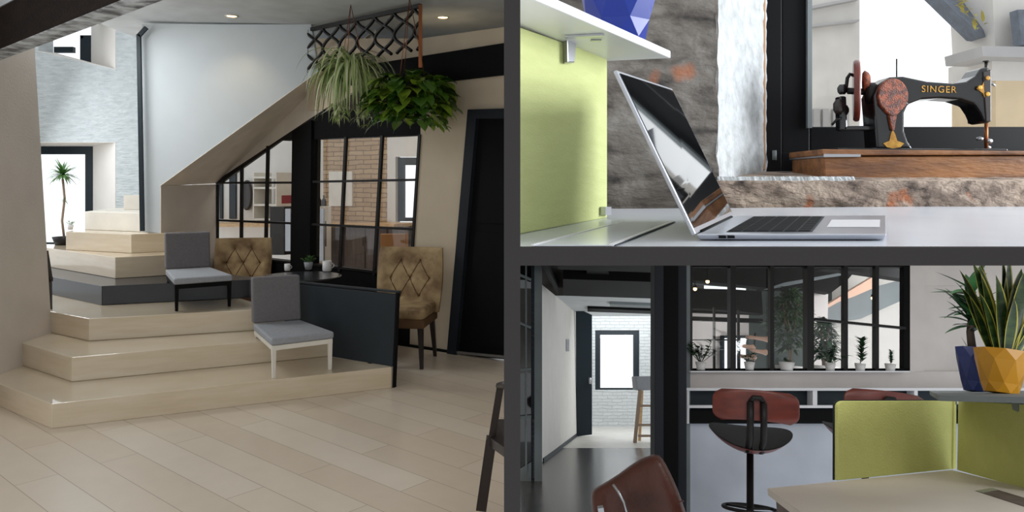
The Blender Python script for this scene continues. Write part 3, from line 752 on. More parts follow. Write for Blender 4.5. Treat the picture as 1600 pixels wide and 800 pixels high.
def pothos_fill(r):
    for m_, n_ in (('pothos', 210), ('pothosb', 110)):
        p = MB()
        for i in range(n_):
            a_ = rnd(0, 2*PI); rr = rnd(.0, 1)**.6; zz = rnd(-1, 1)
            q = c2+V((rr*.34*math.cos(a_), rr*.25*math.sin(a_), -.02+zz*.22*math.sqrt(max(.1, 1-rr*rr*.8))+.0))
            blade(p, q, V((math.cos(a_)*.8, math.sin(a_)*.8, rnd(-.5, .4))), rnd(.12, .21), rnd(.10, .16), rnd(.6, 1.6), 5, .25, shape=heart)
        for i in range(14):
            a_ = rnd(0, 2*PI); e_ = c2+V((.36*math.cos(a_), .25*math.sin(a_), rnd(-.3, .1)))
            p.tube([c2, tri(c2, e_, .6)+V((0, 0, .08)), e_], .003, 4)
            for j in range(3): blade(p, tri(c2, e_, rnd(.7, 1)), V((math.cos(a_), math.sin(a_), rnd(-1, 0))), rnd(.07, .11), .06, 1, 5, .2, shape=heart)
        build('foliage', p, M[m_], r)
hanging('pothos_plant', 'dense hanging pothos with broad dark green leaves', c2, .15, pothos_fill)

# recessed spots
def spot(px, py, label):
    q = hit(px, py, (V((0, 0, 3.049)), V((0, 0, 1))))
    r = thing('ceiling_spotlight', label, 'light', q, 'recessed ceiling spotlights')
    p = MB(); p.lathe([(.045, -.002), (.06, -.008), (.062, 0), (.045, 0)], Matrix.Translation(q), 24); build('trim_ring', p, M['whitewood'], r)
    p = MB(); p.lathe([(.001, -.004), (.044, -.003), (.044, .0)], Matrix.Translation(q), 20); build('lamp', p, M['lampglow'], r)
    d = bpy.data.lights.new('spot', 'SPOT'); d.energy = 7; d.color = (1, .78, .5); d.spot_size = 1.9; d.spot_blend = .8; d.shadow_soft_size = .04
    o = bpy.data.objects.new('spotlight_lamp', d); C.objects.link(o); o.parent = r; o.location = (0, 0, -.03)
spot(362, 25, 'recessed ceiling spotlight above the white stair wall')
spot(692, 27, 'recessed ceiling spotlight beside the metal lattice')

# handrail post
p = MB(); ys = 7.33
p.bar(at(229, 43, ys), at(217, 56, ys), .035, .03, V((0, 1, 0))); p.bar(at(217, 54, ys), at(222.5, 361, ys), .036, .03, V((0, 1, 0)))
solo('handrail_post', p, M['teal'], 'tall dark metal post at the edge of the white stair wall', 'post')

# dark beam crossing the top left
zb0 = 2.35
def bz(px, py, z): return hit(px, py, (V((0, 0, z)), V((0, 0, 1))))
b0 = bz(-40, 93, zb0); b1 = bz(190, 0, zb0); bd = (b1-b0).normalized()
b0 = b1 - bd*2.9; b1 = b1+bd*.9
f0 = bz(30, 93, zb0); f1 = bz(259, 0, zb0)
wd = V((-bd.y, bd.x, 0)); wf = (f1-b1).dot(wd); 
if wf < 0: wd = -wd; wf = -wf
p = MB()
p.hexa([b0, b1, b1+wd*wf, b0+wd*wf], [b0+V((0, 0, .27)), b1+V((0, 0, .27)), b1+wd*wf+V((0, 0, .27)), b0+wd*wf+V((0, 0, .27))])
for i in range(len(p.f)): pass
p.mi[0] = 1; p.mi[4] = 1
o = solo('ceiling_beam', p, [M['darkbeam'], M['roughgrey']], 'dark timber beam with rough whitewashed underside at the top left', 'beam', bevel=.01); o['kind'] = 'structure'
p = MB().hexa([b0+V((0, 0, .272)), b1+V((0, 0, .272)), b1+wd*wf+V((0, 0, .272)), b0+wd*wf+V((0, 0, .272))], [b0+V((0, 0, .45)), b1+V((0, 0, .45)), b1+wd*wf+V((0, 0, .45)), b0+wd*wf+V((0, 0, .45))])
struct('ceiling_bulkhead', p, M['ceiling'], 'pale bulkhead above the dark timber beam', 'ceiling')

# plants on the stair ledge at the window
fl = at(101, 384, 8.2)
r = thing('potted_dracaena', 'thin tall dracaena standing in front of the left window', 'plant', V((fl.x, fl.y, .835)))
p = MB(); p.lathe([(.09, .835), (.12, .92), (.11, .92), (.1, .9)], Matrix.Translation(V((fl.x, fl.y, 0))), 20); build('pot', p, M['blackmetal'], r)
p = MB(); p.tube([at(101, 378, 8.2), at(97, 345, 8.2), at(101, 310, 8.2), at(98, 280, 8.2)], .012, 6); build('stem', p, M['tanstool'], r)
p = MB()
for i in range(90):
    a_ = rnd(0, 2*PI); el = rnd(-.5, 1.4); blade(p, at(98, 274, 8.2), V((math.cos(a_)*math.cos(el), math.sin(a_)*math.cos(el), math.sin(el))), rnd(.12, .24), .022, 1.0, 6)
for i in range(16):
    a_ = rnd(0, 2*PI); el = rnd(-.4, 1.4); blade(p, at(101, 314, 8.2), V((math.cos(a_)*math.cos(el), math.sin(a_)*math.cos(el), math.sin(el))), rnd(.04, .09), .012, 1.0, 5)
build('foliage', p, M['leafg'], r)
q = at(110, 359, 7.9)
small_pot('potted_plant', 'tiny yellow green plant on the upper step by the window', (q.x, q.y, 1.014), .03, .05, M['terracotta'], M['pothosb'], 'bush', 10, .07)

# dark chair at the right edge
cr = thing('dark_wooden_chair', 'dark wooden chair cut off by the upright grey bar', 'chair', V(at(760, 790, 3.35)))
z0 = at(760, 792, 3.35)
p = MB(); p.bar(at(782, 602, 3.3), at(768, 688, 3.35), .03, .04, V((0, 1, 0))); build('rear_post', p, M['darkwood'], cr)
p = MB(); p.bar(at(768, 684, 3.35), at(752, 795, 3.38), .045, .045, V((0, 1, 0))); build('leg', p, M['darkwood'], cr)
p = MB(); p.prism([at(763, 682, 3.35), at(798, 706, 3.1), at(798, 655, 3.6), at(775, 655, 3.6)], (0, 0, -.04)); build('seat', p, M['darkwood'], cr)
p = MB(); p.tube([at(780, 603, 3.3), at(798, 600, 3.1)], .016, 8); build('top_rail', p, M['darkwood'], cr)

# ================================================================= ROOM B : the laptop desk
B = RB
TZ = B.eye-.10            # table height
def tb(px, py, dz=0.): return B.on(px, py, TZ+dz)
upB = B.up
# desk top
c = [tb(700, 387.6), tb(1700, 387.6), tb(1640, 327), tb(1588, 321.5), tb(975, 326), tb(700, 326)]
c[0] = V((.007, c[0].y, c[0].z)); k_ = tb(812, 326); c[5] = V((.007, k_.y, k_.z))
desk = solo('white_desk', MB().prism(c, -upB*.008), M['deskw'], 'glossy white desk top carrying the silver laptop', 'desk', bevel=.002)
# cable flap in the desk
fr_ = thing('cable_flap', 'white rimmed cable flap let into the desk beside the green panel', 'cable flap', tb(900, 365))
e = .0006
flq = [tb(832, 384.5, e), tb(973, 347.5, e), tb(1050, 347.5, e), tb(955, 384.5, e)]
build('flap', MB().prism(flq, upB*.0012), M['deskw'], fr_)
p = MB(); p.bar(flq[0]+upB*.001, flq[1]+upB*.001, .004, .002, upB); build('rim', p, M['shelfw'], fr_)
p = MB(); p.bar(flq[3]+upB*.001, flq[2]+upB*.001, .006, .002, upB); build('brush_strip', p, M['shelfw'], fr_)
p = MB(); p.bar(flq[3]+upB*.0008+V((.004, 0, 0)), flq[2]+upB*.0008+V((.004, 0, 0)), .003, .001, upB); build('slot', p, M['slate'], fr_)

# green felt panel
gp = B.wall(tb(813, 366), tb(950, 340)); 
ga, gb = tb(800, 368.5), tb(949, 340)
ga = hit(809, 366.5, gp)
gt0, gt1 = hit(809, 41, gp), hit(949, 90, gp)
gth = V((-.012, .004, 0))
r = thing('felt_screen', 'green felt screen panel at the left of the laptop desk', 'panel', (ga+gb)/2)
build('felt_board', MB().prism([ga, gb, gt1, gt0], gth), M['green'], r, bevel=.002)
p = MB(); q = hit(943, 331, gp); p.prism([hit(938, 323, gp), hit(947.5, 323, gp), hit(947.5, 336, gp), hit(938, 336, gp)], V((.008, -.004, 0))); build('clamp', p, M['alum'], r)

# stone wall with the window recess, sill
SY = 1.66
def sb(px, py, Y=SY): return at(px, py, Y)
def wob(seed):
    rr = random.Random(seed); ks = [(rr.uniform(8, 40), rr.uniform(8, 40), rr.uniform(0, 6)) for _ in range(7)]
    return lambda x, z: sum(math.sin(a_*x+b_*z+c_)/(1+.05*a_) for a_, b_, c_ in ks)/7
wb = wob(3); wb2 = wob(9)
# left stone wall as a rough relief surface
x0, x1 = .006, sb(1122, 0).x; z0_, z1_ = sb(0, 345).z, 2.12
p = MB(); p.grid(lambda u, v: V((x0+(x1-x0)*u+(.010*wb2(0, (z0_+(z1_-z0_)*v)*4) if u > .9 else 0), SY+.012*wb(x0+(x1-x0)*u, (z0_+(z1_-z0_)*v)*2)+.006*wb2(3*(x0+(x1-x0)*u), 5*(z0_+(z1_-z0_)*v)), z0_+(z1_-z0_)*v)), 60, 60)
struct('wall_stone', p, M['stone'], 'rough grey brown stone wall behind the laptop', 'wall')
# splayed plaster reveal
WYB = 2.02
ra, rb_ = sb(1119, 0).x, at(1200, 0, WYB).x
zs0 = sb(0, 300).z
p = MB(); p.grid(lambda u, v: V((ra+(rb_-ra)*u+.006*wb(u, v*3), SY+(WYB-SY)*u**.9+.008*wb2(u*.5, v*2), zs0+(z1_-zs0)*v)), 30, 60)
struct('wall_reveal', p, M['plaster'], 'flaking white plaster window reveal beside the stone wall', 'wall')
# sill: front face and top
xr = at(1640, 0, SY).x
zf = sb(0, 283).z; zt = at(1200, 268, WYB).z
def sillf(u, v):
    x = ra-.06+(xr-ra+.1)*u
    if v < .45:      # front face
        t = v/.45; z = z0_+(zf-z0_)*t; return V((x, SY-.03+.012*wb(x*1.5, z*3)+.006*wb2(x*4, z*6), z+.004*wb2(x*3, 0)*t))
    t = (v-.45)/.55
    return V((x, SY-.03+.012*wb(x*1.5, zf*3)*(1-t)+(WYB-SY+.06)*t, zf+(zt-zf)*min(1, t*1.1)+.004*wb2(x*3, t*.4)))
p = MB(); p.grid(sillf, 120, 40)
struct('window_sill', p, M['sill'], 'rough concrete window sill below the sewing machine', 'sill')
p = MB(); p.grid(lambda u, v: V((ra-.0+(xr-ra+.1)*u*.36, SY-.026+.02*v+.008*wb(u*8, v)+.004*wb2(u*20, 1), zf-.012+.022*v+.003*wb2(u*26, v*2)-.03*(1-v)*max(0, wb2(u*9, 2)))), 140, 4)
struct('trim_sill_edge', p, M['plaster'], 'chipped white plaster along the sill edge', 'sill edge')
struct('trim_reveal', MB().prism([at(1187, -60, WYB-.03), at(1196, -60, WYB-.03), at(1196, 266, WYB-.03), at(1188, 262, WYB-.03)], (0, .02, 0)), M['edge'], 'thin pinkish brown strip between the reveal and the window frame', 'trim')
# window frame
def wfr(q, Y, th): return MB().prism([at(q[0], q[1], Y), at(q[2], q[1], Y), at(q[2], q[3], Y), at(q[0], q[3], Y)], (0, th, 0))
o = struct('window_5', wfr((1196, -60, 1222, 271), WYB-.01, .06), M['winframe'], 'black framed window behind the sewing machine', 'window', bevel=.003)
build('bottom_frame', wfr((1222, 238, 1660, 271), WYB-.01, .06), M['winframe'], o, bevel=.003)
build('sash_stile', wfr((1221, -60, 1266, 262), WYB+.01, .06), M['winframe'], o, bevel=.004)
build('sash_rail', wfr((1266, 198, 1660, 240), WYB+.01, .06), M['winframe'], o, bevel=.004)
build('pane', wfr((1262, -60, 1660, 200), WYB+.04, .004), M['clearglass'], o)
build('glazing_bead', wfr((1262, -60, 1269, 200), WYB-.002, .02), M['greypost'], o)
p = MB(); p.tube([at(1210, 235, WYB-.02), at(1210, 250, WYB-.02)], .006, 8); build('hinge', p, M['greypost'], o)

# shelf with bracket
SZ = B.eye+.0 
zsh = hit(949, 93, gp).z
shp = (V((0, 0, zsh)), V((0, 0, 1)))
def sh(px, py): return hit(px, py, shp)
q1 = sh(1048, 91); q2 = sh(952, 94.5); q0 = sh(866, 13); dd = (q0-q1).normalized()
far = q1+dd*.62
pts = [V((.007, far.y, zsh)), V((far.x, far.y, zsh)), q1, V((q2.x, q1.y+.03, zsh)), V((.007, q1.y+.05, zsh))]
if far.x < .02: 
    t = (.02-q1.x)/dd.x; far = q1+dd*t; pts = [V((.007, far.y-.02, zsh)), far, q1, V((q2.x, q1.y+.03, zsh)), V((.007, q1.y+.05, zsh))]
r = thing('wall_shelf', 'white laminate shelf above the green panel with a blue pot on it', 'shelf', (pts[0]+pts[2])/2)
build('shelf_board', MB().prism(pts, (0, 0, .0125)), M['shelfw'], r, bevel=.0015)
bk1, bk2 = sh(884, 56), sh(943, 53)
p = MB(); p.bar(bk1-V((0, 0, .002)), bk2-V((0, 0, .002)), .014, .003); br_ = build('bracket_arm', p, M['alum'], r)
p = MB(); p.bar(sh(923, 59)-V((0, 0, .004)), sh(939, 59)-V((0, 0, .004)), .012, .002); build('screw_plate', p, M['steel'], br_)
p = MB(); gq = hit(883, 60, gp); p.prism([hit(879, 58, gp), hit(895, 58, gp), hit(891, 100, gp), hit(880, 100, gp)], V((.006, -.012, 0))); build('bracket_plate', p, M['alum'], r, bevel=.002)
# faceted blue pot
def faceted(name, label, T, r0, r1, h, m_, n=7, twist=.4, child=None):
    rt = thing(name, label, 'pot', T.translation)
    p = MB(); rings = [(r0*.92, 0, 0), (r0*1.08, h*.22, twist), (r1*.97, h*.75, 0), (r1, h, twist)]
    b = 0; vs = []
    for rr, z, tw in rings:
        for k in range(n):
            a_ = 2*PI*k/n+tw*(PI/n)/.4; vs.append(T @ V((rr*math.cos(a_), rr*math.sin(a_), z)))
    for rr, z in ((r1*.9, h), (r1*.85, h*.86)):
        for k in range(n):
            a_ = 2*PI*k/n+PI/n; vs.append(T @ V((rr*math.cos(a_), rr*math.sin(a_), z)))
    fs = []
    for i in range(5):
        for k in range(n):
            a, b_, c_, d_ = i*n+k, i*n+(k+1) % n, (i+1)*n+(k+1) % n, (i+1)*n+k
            if i == 0: fs += [(a, b_, d_), (b_, c_, d_)]
            else: fs += [(a, b_, c_), (a, c_, d_)] if i % 2 else [(a, b_, d_), (b_, c_, d_)]
    fs.append(tuple(range(n))[::-1])
    p.add(vs, fs); build('body', p, m_, rt)
    p = MB(); p.lathe([(r1*.84, h*.86), (r1*.84, h*.88), (.001, h*.9)], T, n); build('soil', p, M['soil'], rt)
    return rt
pc = hit(968, 52, (V((0, 0, zsh+.013)), V((0, 0, 1)))); pc.y += .055; pc.x = (968-800)/F*pc.y-.002
faceted('blue_pot', 'glossy cobalt blue faceted pot on the white shelf', Matrix.Translation(pc), .046, .068, .125, M['bluepot'])

# laptop
hz_ = .0085
L0, L1 = tb(1087, 366, hz_), tb(1147, 337, hz_)          # hinge near / far
R0, R1 = tb(1386, 366, hz_), tb(1385, 336.5, hz_)
r = thing('laptop', 'open silver laptop with a black glossy screen on the white desk', 'laptop', tb(1230, 371))
b0 = [q-upB*(hz_-.0012) for q in (L0, R0, R1, L1)]
bb = [tri(k, sum(b0, V())/4, .03) for k in b0]
build('base', MB().hexa(bb, [L0, R0, R1, L1]), M['alum'], r, bevel=.0022, seg=3)
def bp(u, v, h=.0004):      # u from hinge to front edge, v from near to far side
    return tri(tri(L0, R0, u), tri(L1, R1, u), v)+upB*h
p = MB(); p.prism([bp(.14, .09), bp(.60, .09), bp(.60, .91), bp(.14, .91)], upB*.0002); kbb = build('keyboard_bed', p, M['slate'], r)
for i in range(6):
    p = MB()
    nk = 13 if i < 5 else 7
    for j in range(nk):
        u0 = .15+i*.0745; v0 = .105+j*(.79/nk)
        p.prism([bp(u0, v0, .0008), bp(u0+.064, v0, .0008), bp(u0+.064, v0+.79/nk-.009, .0008), bp(u0, v0+.79/nk-.009, .0008)], upB*.0006)
    build('key_row', p, M['black'], r)
p = MB(); p.prism([bp(.66, .3), bp(.96, .3), bp(.96, .7), bp(.66, .7)], upB*.00015); build('trackpad', p, M['shelfw'], r)
for i, u in enumerate((.12, .165)):
    q = tri(b0[0], b0[1], u)+upB*.004-V((0, .0006, 0)); p = MB(); p.bar(q, q+(R0-L0).normalized()*.009, .001, .0028, upB); build('port', p, M['black'], r)
# lid: upright plane through the hinge, leaning to the left
ht = (L1-L0).normalized()
lt0 = at(963, 109, L0.y*1.0)   # near top corner at the depth of the near hinge
lean_v = lt0-L0
lt1 = L1 + lean_v*1.0
wantx, wanty = 1050, 138
lt1 = at(wantx, wanty, L1.y+.0)
# keep the lid a true rectangle: mean of the two side vectors
sv = (lean_v + (lt1-L1))/2; sv = lean_v*.5+(lt1-L1)*.5
ln = sv.cross(ht).normalized()
if ln.x > 0: ln = -ln
T0, T1 = L0+lean_v, lt1
build('lid', MB().prism([L0, L1, T1, T0], ln*.005), M['alum'], r, bevel=.0015)
def lp_(u, v, off=.0003): return tri(tri(L0, L1, u), tri(T0, T1, u), v)-ln*off
scr_m = mat('glossy_black_screen', (14, 16, 18), .03, coat=1.)
bz_ = build('screen_bezel', MB().prism([lp_(.02, .035), lp_(.98, .035), lp_(.98, .98), lp_(.02, .98)], -ln*.0004), scr_m, r)
p = MB(); p.tube([tri(L0, L1, .1)-upB*.001, tri(L0, L1, .9)-upB*.001], .0035, 8); build('hinge', p, M['black'], r)

# wooden box and sewing machine
MY = 1.86
def mp(px, py, Y=MY): return at(px, py, Y)
def mprism(pts, th, Y=MY): return MB().prism([mp(x, y, Y-th/2) for x, y in pts], (0, th, 0))
r = thing('wooden_case', 'worn oak box on the window sill carrying the sewing machine', 'box', mp(1440, 282))
build('body', mprism([(1286, 245), (1640, 243), (1640, 279), (1288, 281)], .20), M['oldwood'], r, bevel=.004)
build('lid', mprism([(1284, 233), (1640, 236), (1640, 242), (1284, 243)], .21), M['oldwood'], r, bevel=.003)
build('metal_clasp', mprism([(1287, 240.5), (1345, 241), (1345, 245), (1287, 245.5)], .216), M['steel'], r)
zY = MY-.02
sm_ = thing('sewing_machine', 'antique black hand crank sewing machine with gold lettering on the oak box', 'sewing machine', mp(1440, 235))
arm = [(1371, 233), (1368, 190), (1365, 150), (1374, 130), (1392, 120), (1412, 119), (1450, 127), (1490, 130), (1512, 127), (1526, 118), (1534, 106), (1547, 104), (1549, 150), (1549, 192), (1540, 192), (1533, 176), (1524, 163), (1500, 155), (1470, 153), (1440, 155), (1420, 163), (1414, 176), (1414, 205), (1420, 222), (1428, 233)]
build('arm', mprism(arm, .07, MY), M['japan'], sm_, bevel=.012, seg=4)
build('bed_plate', mprism([(1310, 231), (1575, 233), (1575, 236), (1308, 236)], .15, MY), M['japan'], sm_, bevel=.002)
build('side_bracket', mprism([(1318, 204), (1372, 204), (1372, 196), (1318, 197)], .03, MY), M['japan'], sm_, bevel=.003)
build('crank_support', mprism([(1312, 150), (1323, 150), (1325, 204), (1313, 204)], .03, MY), M['japan'], sm_, bevel=.004)
RX = Matrix.Rotation(-math.atan(.40), 4, 'Z') @ Matrix.Rotation(PI/2, 4, 'Y')
def lx(cpx, cpy, prof, Y=MY, n=32):
    q = mp(cpx, cpy, Y); return MB().lathe(prof, Matrix.Translation(q) @ RX, n)
pxm = MY/F
wh = lx(1338, 142, [(.004, -.006), (46*pxm, -.007), (48*pxm, -.003), (48*pxm, .003), (46*pxm, .007), (38*pxm, .005), (.004, .006)]); build('balance_wheel', wh, M['redwood'], sm_)
build('winder_wheel', lx(1353, 128, [(.003, -.009), (14*pxm, -.008), (18*pxm, -.003), (14*pxm, .006), (9*pxm, .010)]), M['bronze'], sm_)
p = MB(); p.tube([mp(1325, 142), mp(1372, 145)], .008, 10); build('shaft', p, M['blackmetal'], sm_)
build('gear_housing', lx(1360, 146, [(.006, -.015), (17*pxm, -.012), (17*pxm, .01), (10*pxm, .014)]), M['blackmetal'], sm_)
p = MB(); p.tube([mp(1334, 118), mp(1328, 116), mp(1324, 122), mp(1322, 138), mp(1317, 146)], .0045, 8); build('crank_arm', p, M['blackmetal'], sm_)
p = MB(); p.lathe([(.006, -.012), (.011, -.006), (.012, .004), (.007, .012)], Matrix.Translation(mp(1316, 140)), 14); build('crank_joint', p, M['japan'], sm_)
p = MB(); p.lathe([(.006, -.018), (.012, -.008), (.012, .008), (.006, .018)], Matrix.Translation(mp(1310, 167, MY-.02)), 14); build('crank_handle', p, M['darkwood'], sm_)
build('handle_boss', lx(1321, 172, [(.004, -.008), (.012, -.004), (.012, .004), (.004, .008)]), M['japan'], sm_)
p = MB(); p.tube([mp(1300, 195, MY-.02), mp(1308, 186, MY-.02), mp(1315, 184, MY-.02)], .003, 6); build('thread_guide', p, M['blackmetal'], sm_)
p = MB(); p.tube([mp(1401, 120), mp(1401, 92)], .0018, 6); build('spool_pin', p, M['blackmetal'], sm_)
p = MB(); p.tube([mp(1541, 114), mp(1541, 97)], [.004, .004], 8); p.lathe([(.008, 0), (.008, .003)], Matrix.Translation(mp(1541, 97)), 12); build('pressure_screw', p, M['darkwood'], sm_)
# rust coloured side disc
q = mp(1396, 148, MY-.042); ov = []
for k in range(28):
    a_ = 2*PI*k/28; x_ = 24*math.cos(a_); y_ = 28*math.sin(a_)
    if y_ > 10: x_ *= 1-.45*(y_-10)/18; y_ *= 1.15
    ov.append((1396+x_, 150+y_))
build('cover_plate', MB().prism([mp(x, y, MY-.044) for x, y in ov], (0, .012, 0)), M['bronze'], sm_, bevel=.003)
build('cover_stem', MB().prism([mp(x, y, MY-.043) for x, y in ((1389, 180), (1402, 180), (1398, 204), (1394, 204))], (0, .01, 0)), M['bronze'], sm_, bevel=.002)
def ornament(pts): return MB().prism([mp(x, y, MY-.0375) for x, y in pts], (0, .004, 0))
build('gold_crest', ornament([(1395, 202), (1399, 210), (1402, 220), (1413, 224), (1407, 230), (1396, 232), (1386, 230), (1380, 224), (1390, 220), (1392, 210)]), M['gold'], sm_)
for q in ([(1541, 115), (1547, 128), (1546, 148), (1540, 155), (1536, 146), (1526, 138), (1536, 132)], [(1541, 158), (1545, 170), (1545, 185), (1541, 176)]):
    build('gold_scroll', ornament(q), M['gold'], sm_)
for x_, y_ in ((1531, 137), (1543, 122), (1543, 147)):
    p = MB(); p.lathe([(.002, 0), (.006, .0008), (.004, .002)], Matrix.Translation(mp(x_, y_, MY-.041)) @ Matrix.Rotation(PI/2, 4, 'X'), 8); build('gold_dot', p, M['gold'], sm_)
build('face_plate', mprism([(1536, 112), (1549, 108), (1549, 190), (1541, 190)], .076, MY), M['darkwood'], sm_, bevel=.002)
p = MB(); p.tube([mp(1541, 190), mp(1541, 232)], .0045, 8); build('needle_bar', p, M['copper'], sm_)
p = MB(); p.lathe([(.002, -.005), (.008, -.003), (.008, .003), (.002, .005)], Matrix.Translation(mp(1531, 217)), 10); build('presser_screw', p, M['steel'], sm_)
p = MB(); p.tube([mp(1541, 220), mp(1549, 221)], .006, 8); p.tube([mp(1541, 229), mp(1547, 231)], .004, 8); build('presser_foot', p, M['steel'], sm_)
p = MB(); p.tube([mp(1549, 130), mp(1555, 134)], .003, 6); build('tension_knob', p, M['steel'], sm_)
cu = bpy.data.curves.new('lettering', 'FONT'); cu.body = 'SINGER'; cu.size = .0225; cu.extrude = .0006; cu.space_character = 1.15; cu.align_x = 'CENTER'; cu.align_y = 'CENTER'
_tmp = bpy.data.objects.new('tmp', cu); C.objects.link(_tmp); bpy.context.view_layer.update()
_me = bpy.data.meshes.new_from_object(_tmp.evaluated_get(bpy.context.evaluated_depsgraph_get())); bpy.data.objects.remove(_tmp)
_me.materials.clear(); _me.materials.append(M['gold']); lt = bpy.data.objects.new('gold_lettering', _me); C.objects.link(lt); lt.parent = sm_
lt.location = mp(1467, 140, MY-.0362)-sm_.location; lt.rotation_euler = (PI/2, math.radians(1.5), 0); lt['label'] = 'gold painted lettering on the black arm'

# neighbouring houses outside the window
def ext_(name, m_, Y, pts, th, label): return solo(name, MB().prism([at(x, y, Y) for x, y in pts], (0, th, 0)), m_, label, 'building')
r = thing('neighbour_house', 'pale house wall with ledges seen through the left of the window', 'building', at(1305, 215, 7.0))
build('wall', MB().prism([at(x, y, 7.0) for x, y in ((1200, -80), (1343, -80), (1343, 380), (1200, 380))], (0, 1, 0)), M['housew'], r)
build('eaves', MB().prism([at(x, y, 6.9) for x, y in ((1200, 22), (1345, -6), (1345, -2), (1200, 27))], (0, .3, 0)), M['housegrey'], r)
build('ledge', MB().prism([at(x, y, 6.9) for x, y in ((1200, 46), (1343, 30), (1343, 33), (1200, 50))], (0, .3, 0)), M['housegrey'], r)
p = MB()
for x_ in (1272, 1286, 1302, 1318): p.prism([at(x, y, 6.95) for x, y in ((x_, 170), (x_+9, 170), (x_+9, 200), (x_, 200))], (0, .05, 0))
build('balustrade', p, M['housegrey'], r)
r = thing('roofed_house', 'house with a grey slate roof seen through the right of the window', 'building', at(1580, 215, 6.0))
build('roof', MB().prism([at(1463, -10, 6.4), at(1552, -10, 7.2), at(1556, 60, 6.6), at(1533, 57, 6.2)], (0, .2, .0)), M['slateroof'], r)
build('chimney_wall', MB().prism([at(x, y, 6.2) for x, y in ((1549, -40), (1700, -40), (1700, 80), (1555, 76))], (0, .6, 0)), M['housew'], r)
build('roof_slope', MB().prism([at(1590, 15, 6.0), at(1700, 15, 6.6), at(1700, 74, 6.0), at(1597, 70, 5.9)], (0, .1, 0)), M['slateroof'], r)
build('gutter', MB().prism([at(x, y, 5.8) for x, y in ((1534, 72), (1700, 74), (1700, 92), (1536, 88))], (0, .5, 0)), M['housegrey'], r)
build('upper_wall', MB().prism([at(x, y, 6.0) for x, y in ((1550, 88), (1700, 88), (1700, 127), (1550, 126))], (0, .6, 0)), M['housew'], r)
build('lower_wall', MB().prism([at(x, y, 6.0) for x, y in ((1556, 126), (1700, 127), (1700, 380), (1556, 380))], (0, .6, 0)), M['housey'], r)
p = MB()
for i in range(26):
    t = rnd(0, 1); bx_ = 1480+65*t; by_ = 5+45*t+rnd(-12, 8)
    if bx_ < 1463+70*(by_+10)/67+6: continue
    blade(p, at(bx_, by_, 6.1), V((rnd(-1, 1), -.3, rnd(-.5, 1))), rnd(.04, .11), .03, 1.0, 4)
build('lichen', p, M['lichen'], r)

# ================================================================= ROOM C : the bar room
Cr = RC; upC = Cr.up
def TX(q):
    q = V(q); r_ = q.x/q.y
    z_ = V((r_*upC.y, upC.y, upC.z)).normalized(); y_ = (Cr.dep - z_*Cr.dep.dot(z_)).normalized(); x_ = y_.cross(z_)
    return Matrix.Translation(q) @ Matrix((x_, y_, z_)).transposed().to_4x4()
def cz(px, py, z): return Cr.on(px, py, z)
KY = 4.85
KP = Cr.front(KY, 606)          # plane of the glazed wall and counter front
def kw(px, py, off=0.): return hit(px, py, (KP[0]+Cr.dep*off, KP[1]))
def krect(mb, x0, y0, x1, y1, th, off=0.):
    mb.prism([kw(x0, y0, off), kw(x1, y0, off), kw(x1, y1, off), kw(x0, y1, off)], Cr.dep*th); return mb
# corridor floor, threshold, pale floor beyond
nl, nr = cz(802, 1000, 0), cz(1200, 1000, 0); 
tl, tr_ = cz(868, 700, 0), cz(1060, 700, 0)
fl0, fr0 = cz(850, 662, 0), cz(1120, 662, 0)
def clampx(q): return V((max(q.x, .006), q.y, q.z))
p = MB().prism([clampx(nl), clampx(nr), tr_, clampx(cz(802, 700, 0))], -upC*.04)
struct('floor_corridor', p, M['darkfloor'], 'worn dark wooden floor of the corridor', 'floor')
p = MB().prism([clampx(cz(802, 700, 0)), tr_, fr0, fl0], -upC*.04)
struct('floor_far', p, M['lightfloor'], 'pale floor at the bright end of the corridor', 'floor')
# corridor white wall (left)
wA, wB = cz(848, 722, 0), cz(901, 682, 0)
wp = Cr.wall(wA, wB)
def cw_(px, py): return hit(px, py, wp)
pth = (wA-wB).cross(upC).normalized()*.06
if pth.x > 0: pth = -pth
p = MB().prism([cw_(847, 405), cw_(902, 405), cw_(902, 681), cw_(866, 709), cw_(847, 722)], pth)
struct('wall_corridor', p, M['white'], 'white corridor wall at the left of the bar room', 'wall')
solo('wall_switch', MB().prism([cw_(884, 530), cw_(888, 530), cw_(888, 549), cw_(884, 549)], -pth*.3), M['steel'], 'small grey switch plate on the white corridor wall', 'switch')
p = MB().prism([cw_(848, 716), cw_(866, 703), cw_(901, 677), cw_(901, 682), cw_(866, 710), cw_(848, 723)], -pth*.3)
struct('baseboard_corridor', p, M['teal'], 'dark baseboard along the white corridor wall', 'baseboard')
# open dark door at the end of the wall
dB = (wB.copy(), Cr.dep)
def dw(px, py, off=0.): return hit(px, py, (wB+Cr.dep*off, Cr.dep))
o = struct('door_2', MB().prism([dw(900, 481), dw(925, 492), dw(925, 679), dw(901, 682)], Cr.dep*.08), M['teal'], 'dark teal open door at the end of the white corridor wall', 'door')
build('handle', MB().tube([dw(922, 590, -.05), dw(922, 600, -.05)], .03, 6), M['steel'], o)
